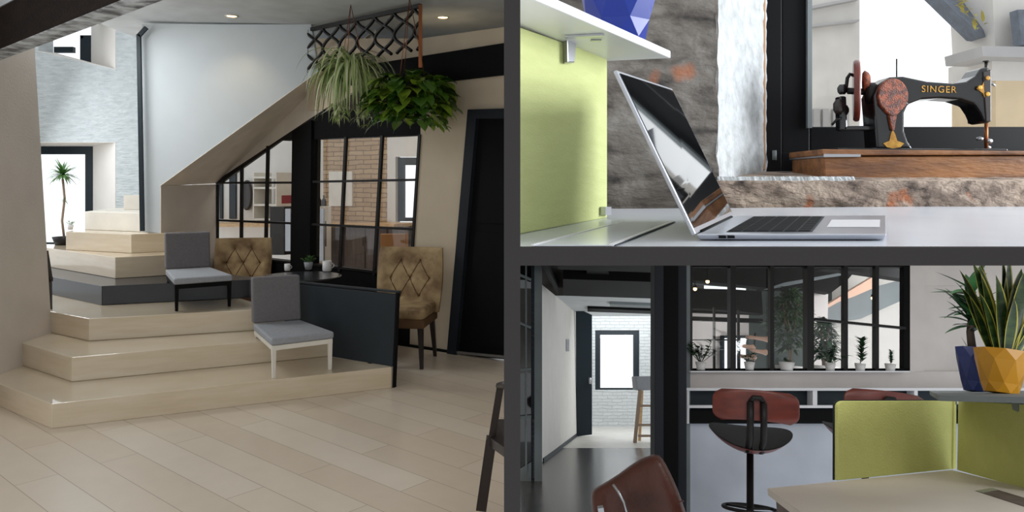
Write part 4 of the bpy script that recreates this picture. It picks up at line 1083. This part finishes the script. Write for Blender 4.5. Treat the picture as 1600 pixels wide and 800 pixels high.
# far brick wall with window
FP = Cr.front(18.6, 668)
def fw(px, py, off=0.): return hit(px, py, (FP[0]+Cr.dep*off, FP[1]))
def frect(mb, x0, y0, x1, y1, th, off=0.): mb.prism([fw(x0, y0, off), fw(x1, y0, off), fw(x1, y1, off), fw(x0, y1, off)], Cr.dep*th); return mb
p = MB(); frect(p, 850, 460, 930, 675, .3); frect(p, 930, 460, 999, 516, .3); frect(p, 930, 609, 999, 675, .3); frect(p, 999, 460, 1100, 675, .3)
struct('wall_far', p, M['whitebrick'], 'white painted brick wall at the far end of the corridor', 'wall')
p = MB(); frect(p, 929, 515, 938, 611, .1, .05); frect(p, 990, 515, 1000, 611, .1, .05); frect(p, 938, 515, 990, 523, .1, .05); frect(p, 938, 606, 990, 611, .1, .05)
o = struct('window_6', p, M['teal'], 'dark framed bright window at the end of the corridor', 'window')
build('pane', frect(MB(), 937, 522, 991, 607, .02, .12), M['glass'], o)
# corridor ceiling: dark planks and beams
def cc_(px, py, h=1.35): return Cr.on(px, py, Cr.eye+h)
p = MB().prism([clampx(cc_(800, 380)), cc_(1100, 380), cc_(1100, 462), cc_(838, 462)], upC*.1)
struct('ceiling_corridor', p, M['boards'], 'dark boarded ceiling over the corridor', 'ceiling')
def cbeam(name, x0, y0, x1, y1, wpx, drop, label, m_='black'):
    a_, b_ = cc_(x0, y0, 1.35-drop), cc_(x1, y1, 1.35-drop); c_, d_ = cc_(x1, y1+wpx, 1.35-drop), cc_(x0, y0+wpx, 1.35-drop)
    o = solo(name, MB().prism([a_, b_, c_, d_], upC*drop), M[m_], label, 'beam'); o['kind'] = 'structure'; return o
cbeam('ceiling_beam', 872, 407, 1030, 412, 14, .1, 'black beam nearest the top of the corridor')
cbeam('ceiling_beam', 880, 436, 1035, 441, 26, .12, 'broad black beam across the middle of the corridor ceiling')
cbeam('ceiling_beam', 845, 400, 872, 450, 12, .12, 'slanting black beam beside the white corridor wall')
p = MB(); a_ = [cc_(880, 415), cc_(888, 415), cc_(900, 455), cc_(880, 462)]
p.prism([cc_(918, 412, 1.3), cc_(945, 412, 1.3), cc_(958, 445, 1.3), cc_(915, 445, 1.3)], upC*.05)
o = solo('ceiling_beam', p, M['black'], 'black beam running along the corridor ceiling', 'beam'); o['kind'] = 'structure'
p = MB().prism([cc_(838, 462), cc_(1100, 462), cc_(1100, 494), cc_(838, 494)], upC*.1)
struct('ceiling_far', p, M['ceiling'], 'bright white ceiling at the far end of the corridor', 'ceiling')
cbeam('ceiling_beam', 918, 482, 1030, 486, 5, .05, 'thin dark beam at the far end of the white ceiling')
cbeam('ceiling_beam', 953, 475, 1030, 478, 4, .05, 'short grey beam on the bright white ceiling', 'greypost')
# door head and left glazed door near the partition
GL = Cr.on(830, 752, 0)
gY = GL.y
lpn = (GL.copy(), Cr.dep)
def lg(px, py, off=0.): return hit(px, py, (GL+Cr.dep*off, Cr.dep))
r = thing('glazed_door', 'dark glazed door leaf at the left edge of the bar room', 'door', GL)
build('frame', MB().prism([lg(830, 405), lg(835, 405), lg(835, 752), lg(830, 752)], Cr.dep*.06), M['teal'], r)
for y_ in (432, 507, 581, 655):
    p = MB(); p.bar(lg(811, y_-3), lg(830, y_+5 if y_ < 560 else y_-5), .035, .03); build('glazing_bar', p, M['greypost'], r)
p = MB(); p.bar(lg(822, 405), lg(822, 740), .02, .03); build('mullion', p, M['greypost'], r)
build('pane', MB().prism([lg(809, 405, .05), lg(831, 405, .05), lg(831, 735, .05), lg(809, 735, .05)], Cr.dep*.02), scr_m, r)
build('kick_panel', MB().prism([lg(809, 735), lg(830, 722), lg(830, 752), lg(809, 765)], Cr.dep*.03), M['greypost'], r)
p = MB().prism([lg(831, 400), lg(847, 400), lg(847, 752), lg(831, 752)], Cr.dep*.3)
struct('trim_3', p, M['greypost'], 'pale grey door post at the left of the corridor', 'post')
# dark columns
def ccol(name, x0, x1, m_, label, off=-.35, th=.2):
    return struct(name, krect(MB(), x0, 400, x1, 830, th, off), M[m_], label, 'column', bevel=.004)
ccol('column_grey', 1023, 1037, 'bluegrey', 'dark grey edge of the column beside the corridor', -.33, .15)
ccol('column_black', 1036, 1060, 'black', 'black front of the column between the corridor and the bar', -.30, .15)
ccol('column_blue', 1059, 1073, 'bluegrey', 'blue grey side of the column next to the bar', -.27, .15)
struct('trim_4', krect(MB(), 1072.5, 405, 1078.5, 830, .05, -.02), M['greypost'], 'light narrow post at the left end of the bar wall', 'post')
# glazed bar screen
sc_ = thing('bar_glazed_screen', 'black framed glazed screen above the white bar ledge', 'screen', kw(1250, 579))
build('head', krect(MB(), 1079, 405, 1422, 417, .06), M['black'], sc_)
build('end_frame', krect(MB(), 1412.5, 405, 1422, 581, .06), M['black'], sc_)
for x0, x1 in ((1079, 1082), (1141.5, 1150), (1203.5, 1209.5), (1261.5, 1272), (1319, 1325), (1368, 1373.5)):
    build('mullion', krect(MB(), x0, 410, x1, 579, .05 if x1-x0 < 8 else .08, -.01), M['blackmetal'], sc_)
build('bottom_rail', krect(MB(), 1079, 575.5, 1422, 580, .06), M['black'], sc_)
p = MB(); p.bar(kw(1272, 499), kw(1414, 513), .016, .03, Cr.dep); build('glazing_bar', p, M['blackmetal'], sc_)
for x0, x1 in ((1082, 1141.5), (1150, 1203), (1210, 1261), (1272, 1319), (1325, 1368), (1374, 1412)):
    build('pane', krect(MB(), x0, 417, x1, 576, .004, .03), M['clearglass'], sc_)
# room behind the glazing
RP = Cr.front(7.6, 590)
def rw(px, py, off=0.): return hit(px, py, (RP[0]+Cr.dep*off, RP[1]))
def rpoly(mb, pts, th, off=0.): mb.prism([rw(*q, off) for q in pts], Cr.dep*th); return mb
p = MB(); rpoly(p, [(1040, 480), (1128, 480), (1128, 640), (1040, 640)], .1); rpoly(p, [(1128, 480), (1170, 480), (1170, 524), (1128, 524)], .1); 
struct('wall_behind_bar', p, M['bargrey'], 'pale wall of the room behind the left of the glazed bar screen', 'wall')
p = MB(); rpoly(p, [(1170, 440), (1300, 440), (1300, 640), (1170, 640)], .1)
struct('wall_behind_ficus', p, M['greenwall'], 'dark grey green wall behind the ficus tree', 'wall')
p = MB(); rpoly(p, [(1127, 524), (1132, 524), (1132, 580), (1127, 580)], .06, -.05); rpoly(p, [(1127, 524), (1172, 524), (1172, 528), (1127, 528)], .06, -.05); rpoly(p, [(1154, 524), (1157, 524), (1157, 580), (1154, 580)], .06, -.05)
o = struct('window_7', p, M['teal'], 'dark framed window in the wall behind the bar screen', 'window')
build('pane', rpoly(MB(), [(1131, 528), (1170, 528), (1170, 600), (1131, 600)], .02, .05), M['glass'], o)
p = MB(); rpoly(p, [(1290, 405), (1480, 405), (1480, 640), (1290, 640)], .1, .1)
struct('wall_white_behind_bar', p, M['white'], 'bright white wall behind the right half of the bar screen', 'wall')
# dark beams behind the screen
for i, (pts, off, lab) in enumerate((
    ([(1060, 408), (1440, 408), (1440, 440), (1340, 425), (1290, 420), (1200, 450), (1075, 437)], -1.6, 'black beam just behind the head of the bar screen'),
    ([(1060, 450), (1145, 452), (1190, 455), (1192, 490), (1150, 486), (1060, 480)], -1.0, 'broad dark beam behind the left of the bar screen'),
    ([(1190, 420), (1262, 420), (1262, 452), (1190, 452)], -.9, 'dark beam behind the middle of the bar screen'),
    ([(1262, 420), (1335, 425), (1322, 440), (1298, 458), (1262, 452)], -.8, 'dark pointed beam end behind the right of the bar screen'))):
    p = MB(); rpoly(p, pts, .15, off); o = solo('room_beam', p, M['black'], lab, 'beam'); o['kind'] = 'structure'
p = MB()
for q in ((1075, 484, 1192, 487.5), (1075, 494, 1192, 500)): rpoly(p, [(q[0], q[1]), (q[2], q[1]+4), (q[2], q[3]+4), (q[0], q[3])], .1, -.6)
struct('ceiling_slats', p, M['black'], 'thin dark slats on the ceiling behind the bar screen', 'ceiling')
p = MB(); rpoly(p, [(1075, 437), (1200, 446), (1320, 425), (1340, 425), (1200, 452), (1075, 443)], .05, -1.1)
struct('ceiling_strip', p, M['greypost'], 'pale strip between the dark beams behind the bar', 'ceiling')
p = MB(); rpoly(p, [(1290, 478), (1335, 450), (1372, 428), (1372, 447), (1335, 463), (1310, 472), (1292, 482)], .12, -.5)
solo('slanted_timber', p, M['pinkwood'], 'pale timber edge slanting behind the right of the bar screen', 'timber')
p = MB(); rpoly(p, [(1292, 480), (1330, 463), (1372, 447), (1405, 438), (1408, 470), (1345, 498), (1292, 505)], .10, -.35)
struct('ceiling_slant', p, M['greypost'], 'pale slanting soffit behind the right of the bar screen', 'ceiling')
p = MB(); rpoly(p, [(1272, 452), (1294, 460), (1292, 580), (1272, 580)], .2, -.6)
struct('column_room', p, M['bargrey'], 'grey pier behind the bar screen', 'column')
for x_, y_ in ((1105.5, 440), (1086, 451.5), (1364, 466)):
    q = rw(x_, y_, -1.75); r = thing('pendant_spot', {1105.5: 'bright small spot lamp among the dark beams', 1086: 'amber spot lamp near the light post', 1364: 'white spot lamp below the slanted timber'}[x_], 'light', q)
    p = MB(); p.lathe([(.004, -.014), (.014, -.006), (.014, .006), (.004, .014)], TX(q), 12); build('bulb', p, M['lampglow'], r)
    p = MB(); p.lathe([(.016, .008), (.012, .03)], TX(q), 12); build('cap', p, M['black'], r)
    p = MB(); p.tube([TX(q) @ V((0, 0, .03)), TX(q) @ V((0, 0, .14))], .004, 6); build('cord', p, M['black'], r)
o = thing('inner_screen', 'thin black frame standing in the room behind the left panes of the bar screen', 'frame', rw(1118, 590, -1.7))
for q in ((1115, 480, 1118, 580), (1153, 484, 1156, 580)): build('mullion', rpoly(MB(), [(q[0], q[1]), (q[2], q[1]), (q[2], q[3]), (q[0], q[3])], .03, -1.7), M['blackmetal'], o)
build('glazing_bar', rpoly(MB(), [(1078, 530), (1156, 530), (1156, 532), (1078, 532)], .03, -1.66), M['blackmetal'], o)
# plants and decor behind the glass
def tree(name, label, base, h, rad, n, lm, lo_=.25, lean=0.):
    r = thing(name, label, 'plant', base)
    T = TX(base); p = MB()
    for k in range(4):
        a_ = rnd(0, 6); p.tube([V((0, 0, 0)), V((.02*math.cos(a_), 0, h*.4)), V((rad*.4*math.cos(a_)+lean, rad*.3*math.sin(a_), h*.85))], .008, 5)
    build('stem', p.xf(T), M['tanstool'], r)
    p = MB()
    for i in range(n):
        z_ = rnd(lo_, 1); rr = rad*math.sqrt(rnd(0, 1))*math.sin(PI*min(1, max(.12, (z_-lo_*.8)/(1-lo_*.8)*.85+.12))); a_ = rnd(0, 2*PI)
        blade(p, V((rr*math.cos(a_)+lean*z_, rr*math.sin(a_), z_*h)), V((math.cos(a_), math.sin(a_), rnd(-.8, .8))), rnd(.05, .09), rnd(.022, .036), .8, 4)
    build('foliage', p.xf(T), M[lm], r)
    p = MB(); p.lathe([(.09, -.12), (.12, .05), (.1, .05), (.1, 0)], T, 20); build('pot', p, M['terracotta'], r)
tree('ficus_tree', 'leafy ficus tree behind the middle panes of the bar screen', rw(1235, 582, -1.4), .68, .19, 900, 'leafo')
tree('ficus_tree', 'lower green bushy plant behind the pane right of the ficus', rw(1287, 582, -1.3), .44, .10, 420, 'leafd')
r = thing('wooden_decoration', 'cluster of pale pink wooden paddles behind the second pane', 'decoration', rw(1172, 575, -1.5))
p = MB(); p.tube([rw(1176, 577, -1.5), rw(1180, 520, -1.5)], .008, 6); build('stand', p, M['blackmetal'], r)
for x0, y0, x1, y1 in ((1165, 526, 1205, 531), (1148, 538, 1180, 544), (1172, 547, 1200, 551), (1152, 556, 1182, 559)):
    p = MB(); a_, b_ = rw(x0, y0, -1.52), rw(x1, y1, -1.5)
    pts = [tri(a_, b_, t) for t in (0, .15, .4, .7, .9, 1)]; p.tube(pts, [.006, .016, .014, .018, .026, .008], 8); build('paddle', p, M['pinkwood'], r)
# sill wall band and ledge
p = MB(); krect(p, 1078, 580.5, 1700, 607, .12)
struct('wall_bar_sill', p, M['bargrey'], 'light wall band between the glazed screen and the bar shelf', 'wall')
p = MB(); krect(p, 1422, 380, 1444, 581, .12); krect(p, 1444, 380, 1700, 446, .12, .0); krect(p, 1444, 446, 1700, 581, .1, .02)
struct('wall_bar_right', p, M['bargrey'], 'light wall to the right of the glazed bar screen', 'wall')
def kup(px, py, z_off=0.): return kw(px, py)
for x_, y_, hh, lab in ((1095, 577.5, .17, 'small leafy plant in a white pot at the left end of the bar ledge'), (1171, 577.5, .09, 'small plant in a white pot before the wooden paddles'), (1229, 578, .05, 'white pot in front of the ficus tree'), (1297, 579, .15, 'small white pot with a bushy plant below the green shrub'), (1344, 580, .171, 'tall thin plant in a small white pot on the bar ledge'), (1391, 580.5, .091, 'small plant in a white pot at the right end of the bar ledge')):
    q = kw(x_, y_+.7, -.045)
    small_pot('ledge_plant', lab, q, .034 if hh != .05 else .05, .05, M['terracotta'], M['leafd'] if hh > .05 else M['leafo'], 'stem' if hh in (.171, .091) else 'bush', 16, hh, rot=TX(q).to_3x3().to_4x4())
solo('bar_ledge', krect(MB(), 1079, 579.5, 1422, 581.5, .078, -.08), M['shelfw'], 'narrow white ledge carrying six small potted plants', 'ledge')
# bar shelf unit below
r = thing('bar_counter', 'long white open bar counter with dark cubby holes', 'counter', kw(1250, 640))
build('countertop', krect(MB(), 1072, 606, 1700, 610.5, .20, -.12), M['shelfw'], r, bevel=.003)
build('back_panel', krect(MB(), 1075, 610, 1700, 662, .02, -.01), M['teal'], r)
build('lower_board', krect(MB(), 1075, 633.5, 1430, 637.5, .1, -.11), M['shelfw'], r)
build('under_rail', krect(MB(), 1075, 641, 1700, 661, .03, -.05), M['black'], r)
for x0, x1 in ((1074, 1077), (1270, 1277), (1428.5, 1434)): build('divider', krect(MB(), x0, 610, x1, 637 if x0 > 1075 else 662, .1, -.105), M['shelfw'], r)
p = MB(); krect(p, 1072, 661, 1700, 1000, .1, 0); struct('wall_bar_base', p, M['barlow'], 'cool white wall below the bar counter', 'wall')

# bar stools
def stool(label, q_seat, yaw, s=1.):
    """q_seat: seat centre, top"""
    T = TX(q_seat) @ Matrix.Rotation(yaw, 4, 'Z') @ Matrix.Scale(s, 4)
    foot = T @ V((0, 0, -.78))
    r = thing('bar_stool', label, 'stool', foot, 'swivel bar stools at the counter')
    # sitter faces +y (towards the bar), backrest at -y
    def seatf(top):
        def fn(u, v):
            a_ = 2*PI*u; rr = v
            x = .235*rr*math.cos(a_)*(1.0); y = .24*rr*math.sin(a_)
            z = .045*(x/.235)**2 + .22*y + (0 if top else -.06*(1-rr**3)) - (.0 if top else .004)
            if top: z += .008*(1-rr**4)
            return V((x, y, z))
        return fn
    p = MB(); p.grid(seatf(True), 40, 8); build('seat', p.xf(T), M['blackleather'], r)
    p = MB(); p.grid(seatf(False), 40, 8); build('seat_shell', p.xf(T), M['redwood'], r)
    def backf(u, v, off=0.):
        a_ = (u-.5)*1.7; ex = 1-.0*v
        hh = .165; zz = .09+hh*v
        k = 1-.22*abs(2*v-1)**5; x = .235*math.sin(a_)/math.sin(.85)*k; y = -.26+.11*(1-math.cos(a_))*1.0+off
        return V((x, y, zz+.012*math.cos(a_*1.5)))
    p = MB(); p.grid(lambda u, v: backf(u, v), 24, 10)
    build('backrest', p.xf(T), M['redwood'], r, solid=.014*s, bevel=.004)
    for sx in (-1, 1):
        p = MB(); p.lathe([(.006, 0), (.006, .004), (.002, .006)], T @ Matrix.Translation(V((sx*.16, -.245-.012+.02, .19))) @ Matrix.Rotation(PI/2, 4, 'X'), 10); build('bolt', p, M['steel'], r)
    for sx in (-1, 1):
        p = MB(); pts = [V((sx*.035, -.28, .20)), V((sx*.036, -.285, .10)), V((sx*.036, -.27, .0)), V((sx*.035, -.20, -.06)), V((sx*.03, -.05, -.07))]
        p.tube(pts, .019, 10); build('back_bracket', p.xf(T), M['blackmetal'], r)
    p = MB(); p.tube([V((-.036, -.28, .20)), V((-.02, -.285, .225)), V((.02, -.285, .225)), V((.036, -.28, .20))], .014, 8); build('bracket_bridge', p.xf(T), M['blackmetal'], r)
    p = MB(); p.tube([V((0, 0, -.05)), V((0, 0, -.40)), V((0, 0, -.401)), V((0, 0, -.77))], [.02, .02, .028, .028], 14); build('pole', p.xf(T), M['blackmetal'], r)
    p = MB(); p.tube([V((.15*math.cos(2*PI*k/28)-.0, .15*math.sin(2*PI*k/28), -.39)) for k in range(29)], .010, 8)
    for a_ in (0, 2*PI/3, 4*PI/3): p.tube([V((0, 0, -.39)), V((.15*math.cos(a_+.5), .15*math.sin(a_+.5), -.39))], .007, 6)
    build('foot_ring', p.xf(T), M['blackmetal'], r)
    p = MB(); p.lathe([(.21, -.78), (.21, -.77), (.04, -.75)], T, 30); build('base', p, M['blackmetal'], r)
    return r
hs = .97
q = hit(1172, 683, (O - upC*(.31), upC)); stool('bar stool with red brown wooden back in front of the white bar wall', q, -.16, .92)
q2 = hit(1352, 683, (O - upC*(.31), upC)); stool('bar stool mostly hidden behind the green divider', q2, .05, .92)

# desk, green dividers, shelf
DZ = Cr.eye-.40
def dk(px, py, dz=0.): return Cr.on(px, py, DZ+dz)
dA, dBk, dCk = dk(1199, 763), dk(1487, 734), dk(1600, 762)
dr = (dCk-dBk).normalized()
dE = dA + (dk(1250, 800)-dA)*4.2
far_r = dBk+dr*1.6
r = thing('beige_desk', 'beige desk top in the lower right corner with green dividers', 'desk', dk(1400, 790))
build('desktop', MB().prism([dA, dBk, far_r, dA+(dk(1250, 800)-dA).normalized()*1.2], -upC*.025), M['creamdesk'], r, bevel=.002)
p = MB(); i0 = dA+(dBk-dA)*.03; iv = (dk(1250, 800)-dA).normalized()
p.prism([i0-upC*.026+iv*.02, i0+iv*1.0-upC*.026, i0+iv*1.0-upC*.5, i0+iv*.02-upC*.5], (dBk-dA).normalized()*.03); build('side_panel', p, M['darkcab'], r)
g4 = [dk(1524, 767, .0006), dk(1549, 762.5, .0006), dk(1640, 790, .0006), dk(1620, 798, .0006)]
build('cable_tray', MB().prism(g4, upC*.001), M['darkcab'], r)
build('tray_rim', MB().prism([dk(1524, 767, .0012), dk(1549, 762.5, .0012), dk(1560, 766, .0012), dk(1536, 770, .0012)], upC*.001), M['alum'], r)
dvp = Cr.wall(dA, dBk)
def dv(px, py): return hit(px, py, dvp)
dn = -dvp[1] if dvp[1].y < 0 else dvp[1]
def rounded(pts_fn, x0, y0t, x1, y1t, ybl, ybr, rad=9):
    pts = [pts_fn(x0, ybl)]
    for k in range(6):
        a_ = PI/2*k/5; pts.append(pts_fn(x0+rad-rad*math.cos(a_), y0t+rad-rad*math.sin(a_)))
    pts += [pts_fn(x1, y1t), pts_fn(x1, ybr)]
    return pts
r = thing('green_divider', 'light green felt divider standing at the back of the beige desk', 'divider', dv(1400, 742))
build('felt_board', MB().prism([q+dn*.004 for q in rounded(dv, 1311, 626.5, 1496, 626, 751, 732.5)], dn*.018), M['greend'], r, bevel=.003)
build('edge_strip', MB().prism([q+dn*.022 for q in rounded(dv, 1309.5, 625, 1496, 624.7, 751, 732.5)], dn*.004), M['bluegrey'], r)
d2 = Cr.wall(dBk, dCk)
def d2h(px, py): return hit(px, py, d2)
n2_ = d2[1] if d2[1].x > 0 else -d2[1]
r = thing('green_divider', 'shaded olive felt divider along the right side of the beige desk', 'divider', d2h(1550, 748))
build('felt_board', MB().prism([d2h(1495, 734.5), d2h(1497, 626), d2h(1640, 634), d2h(1640, 775)], n2_*.018), M['greend'], r, bevel=.003)
p = MB(); p.bar(dv(1494, 624), dv(1496, 631), .012, .02, upC); build('corner_clip', p, M['steel'], r)
p = MB(); p.bar(dv(1491, 627), dv(1489, 733), .006, .006, upC); build('corner_post', p, M['greend'], r)
# grey shelf with the two pots
SHZ = .055   # below the eye
def sq(px, py): return hit(px, py, (O-upC*SHZ, upC))
yy = 3.55
c_ = hit(1560, 614, (O-upC*SHZ, upC))
sa, sb1 = sq(1452, 610.5), sq(1700, 610.5)
fa, fb = sq(1466, 617.5), sq(1700, 622)
r = thing('pot_shelf', 'grey shelf above the green dividers carrying the two plant pots', 'shelf', c_)
build('shelf_board', MB().prism([sa, sb1, fb, fa], -upC*.018), M['greypost'], r, bevel=.002)
p = MB(); q = sq(1596, 622); p.prism([at(1590, 628, 2.9), at(1640, 628, 2.9), at(1640, 645, 2.9), at(1593, 645, 2.9)], (0, .04, 0)); build('bracket', p, M['greypost'], r)
def pot_at(px, py): return hit(px, py, (O-upC*SHZ, upC))
yp = pot_at(1564, 614.6); sc_y = yp.y/F
faceted('yellow_pot', 'mustard yellow faceted pot with the snake plant', TX(yp+upC*.001), 26*sc_y, 38*sc_y, 66*sc_y, M['yellow'], 8)
np_ = pot_at(1526, 612.1); sc_n = np_.y/F
faceted('navy_pot', 'dark navy faceted pot behind the yellow one', TX(np_+upC*.001), 20*sc_n, 30*sc_n, 66*sc_n, M['navy'], 8)
# snake plant
T = TX(yp+upC*.001); r = thing('snake_plant', 'snake plant with yellow edged upright leaves in the yellow pot', 'plant', T @ V((0, 0, 58*sc_y)))
def sword(mb, mb2, T_, base, az, tilt, L_, W_, bend, tw):
    n = 9; p = V(base); d = V((math.cos(az)*math.sin(tilt), math.sin(az)*math.sin(tilt), math.cos(tilt)))
    for mb_, w0, w1 in ((mb, -.78, .78), (mb2, None, None)):
        pass
    pts = []; q = p.copy(); dd_ = d.copy(); a0_ = tw
    for i in range(n+1):
        t = i/n; wdt = W_*(.45+.75*math.sin(min(1, t*1.35)*PI/2)-.0)*(1-t**4)**.7/1.2
        s_ = V((math.cos(a0_), math.sin(a0_), 0)); s_ = (s_-dd_*s_.dot(dd_)).normalized(); nr_ = s_.cross(dd_)
        pts.append((q.copy(), s_, nr_, wdt/2)); q = q+dd_*L_/n; dd_ = (dd_+V((math.cos(az), math.sin(az), 0))*bend/n+s_*.0).normalized(); a0_ += .06
    for mb_, ks in ((mb, (-.8, 0, .8)), (mb2, (-1, -.8)), (mb2, (.8, 1))):
        b = len(mb_.v); m_ = len(ks); sm = mb_.smooth; mb_.smooth = True
        for c0, s_, nr_, hw in pts:
            for k in ks: mb_.v.append(T_ @ (c0+s_*hw*k+nr_*hw*.35*abs(k)))
        for i in range(n):
            for j in range(m_-1): mb_.face([b+i*m_+j, b+i*m_+j+1, b+(i+1)*m_+j+1, b+(i+1)*m_+j])
        mb_.smooth = sm
m1, m2 = MB(), MB()
U = sc_y
for bx, by, az, tl_, L_, W_, bn, tw in ((-12, -8, PI, .22, 150, 22, .12, 0), (-4, -16, PI, .1, 128, 24, .0, .1), (8, -14, 0, .12, 140, 22, .1, -.1), (18, -4, 0, .34, 118, 22, .1, .1), (2, 0, 1, .05, 165, 22, .05, .3), (-16, 4, PI, .34, 140, 22, .1, .2), (12, 8, .4, .22, 158, 20, .1, -.3), (-6, 10, 2, .12, 170, 22, .1, .5), (22, -8, 0, .5, 110, 18, .1, 0), (0, -18, -1.4, .12, 92, 18, .1, 0), (-14, -12, 3.4, .3, 100, 16, .15, .2), (10, 0, .2, .3, 150, 18, .2, .4), (-10, -4, PI, .16, 145, 20, .1, .1), (6, -10, .1, .08, 120, 22, .05, .0), (16, 2, 0, .2, 160, 20, .1, -.2), (-18, -2, PI, .42, 112, 18, .1, 0), (16, -12, 0, .38, 140, 20, .1, .1), (14, 4, .1, .46, 150, 20, .1, -.1), (4, 6, .5, .1, 175, 22, .05, .2), (20, 0, 0, .62, 105, 18, .15, .1)):
    sword(m1, m2, T, (bx*U*.8, by*U*.8, 56*U), az, tl_, L_*U, W_*1.4*U, bn, tw)
build('leaf_blades', m1, M['snake'], r); build('leaf_margins', m2, M['snakeedge'], r)
# dark spiky plant in the navy pot
T2 = TX(np_+upC*.001); r = thing('yucca_plant', 'dark spiky yucca with a brown trunk in the navy pot', 'plant', T2 @ V((0, 0, 58*sc_n)))
p = MB(); U2 = sc_n; p.tube([T2 @ V((-6*U2, 0, 56*U2)), T2 @ V((-10*U2, 0, 90*U2)), T2 @ V((-6*U2, 0, 140*U2))], [7*U2, 6*U2, 5*U2], 8); build('trunk', p, M['soil'], r)
p = MB()
for i in range(46):
    a_ = rnd(0, 2*PI); el = rnd(-.3, 1.2); z_ = rnd(90, 165)
    blade(p, T2 @ V((-8*U2, 0, z_*U2)), (Cr.rot @ V((math.cos(a_)*math.cos(el), math.sin(a_)*math.cos(el), math.sin(el)))), rnd(35, 62)*U2, 17*U2, .5, 7)
for a_, el, z_ in ((PI, .45, 140), (PI-.2, .2, 150), (PI+.2, .75, 120), (PI, .6, 158)):
    blade(p, T2 @ V((-8*U2, 0, z_*U2)), (Cr.rot @ V((math.cos(a_)*math.cos(el), math.sin(a_)*math.cos(el), math.sin(el)))), 62*U2, 18*U2, .25, 7)
blade(p, T2 @ V((-14*U2, -4*U2, 60*U2)), (Cr.rot @ V((-.4, 0, 1))), 26*U2, 6*U2, .1, 5)
build('foliage', p, M['leafd'], r)

# corridor stool
q = cz(992, 692, 0); zt_ = fw
sY = q.y
def ss(px, py, off=0.): return hit(px, py, (q+Cr.dep*off, Cr.dep))
r = thing('tall_corridor_stool', 'tall pale wooden stool beside the column in the corridor', 'stool', ss(1006, 692))
build('seat', MB().prism([ss(993, 588), ss(1040, 588), ss(1040, 610), ss(995, 610)], Cr.dep*.5), M['greyfab'], r, bevel=.02)
p = MB(); p.bar(ss(1000, 610), ss(992, 692), .06, .06, Cr.dep); build('leg', p, M['tanstool'], r)
p = MB(); p.bar(ss(1003, 610, .5), ss(999, 690, .5), .05, .05, Cr.dep); build('leg', p, M['oak'], r)
for y_ in (634, 664, 681): 
    p = MB(); p.bar(ss(997, y_), ss(1040, y_), .04, .04, Cr.dep); build('rung', p, M['tanstool'], r)

# brown leather chair at the bottom
LY = 2.75
def lc(px, py, off=0.): return at(px, py, LY+off)
r = thing('leather_armchair', 'brown leather chair back rising at the bottom of the bar room', 'chair', lc(1000, 900))
pts = [(922, 772), (926, 764), (940, 757), (965, 742), (990, 722), (1010, 712), (1026, 708), (1035, 714), (1046, 735), (1060, 765), (1072, 800), (1090, 860), (935, 860), (924, 800)]
cx_, cy_ = 1000, 790
p = MB(); n_ = len(pts)
rings = [(1.0, .10), (1.0, 0.02), (.97, -.02), (.90, -.035), (.70, -.045), (.4, -.04)]
vs = []
for s_, off in rings:
    for x, y in pts: vs.append(lc(cx_+(x-cx_)*s_, cy_+(y-cy_)*s_, off-.0004*(x-cx_)))
fs = []
for i in range(len(rings)-1):
    for k in range(n_): fs.append((i*n_+k, i*n_+(k+1) % n_, (i+1)*n_+(k+1) % n_, (i+1)*n_+k))
fs.append(tuple(range((len(rings)-1)*n_, len(rings)*n_))); fs.append(tuple(range(n_))[::-1])
p.smooth = True; p.add(vs, fs); build('backrest', p, M['leather'], r, subsurf=1)
p = MB(); p.tube([lc(958, 757, -.06), lc(966, 768, -.075), lc(975, 785, -.08), lc(982, 810, -.08)], .0045, 8); build('piping', p, M['steel'], r)
p = MB(); p.tube([lc(1068, 782, -.05), lc(1050, 790, -.06), lc(1036, 802, -.06)], .003, 6); build('seam', p, M['leather'], r)
p = MB(); p.bar(lc(938, 792, -.09), lc(944, 830, -.09), .022, .02); build('arm_tube', p, M['steel'], r)
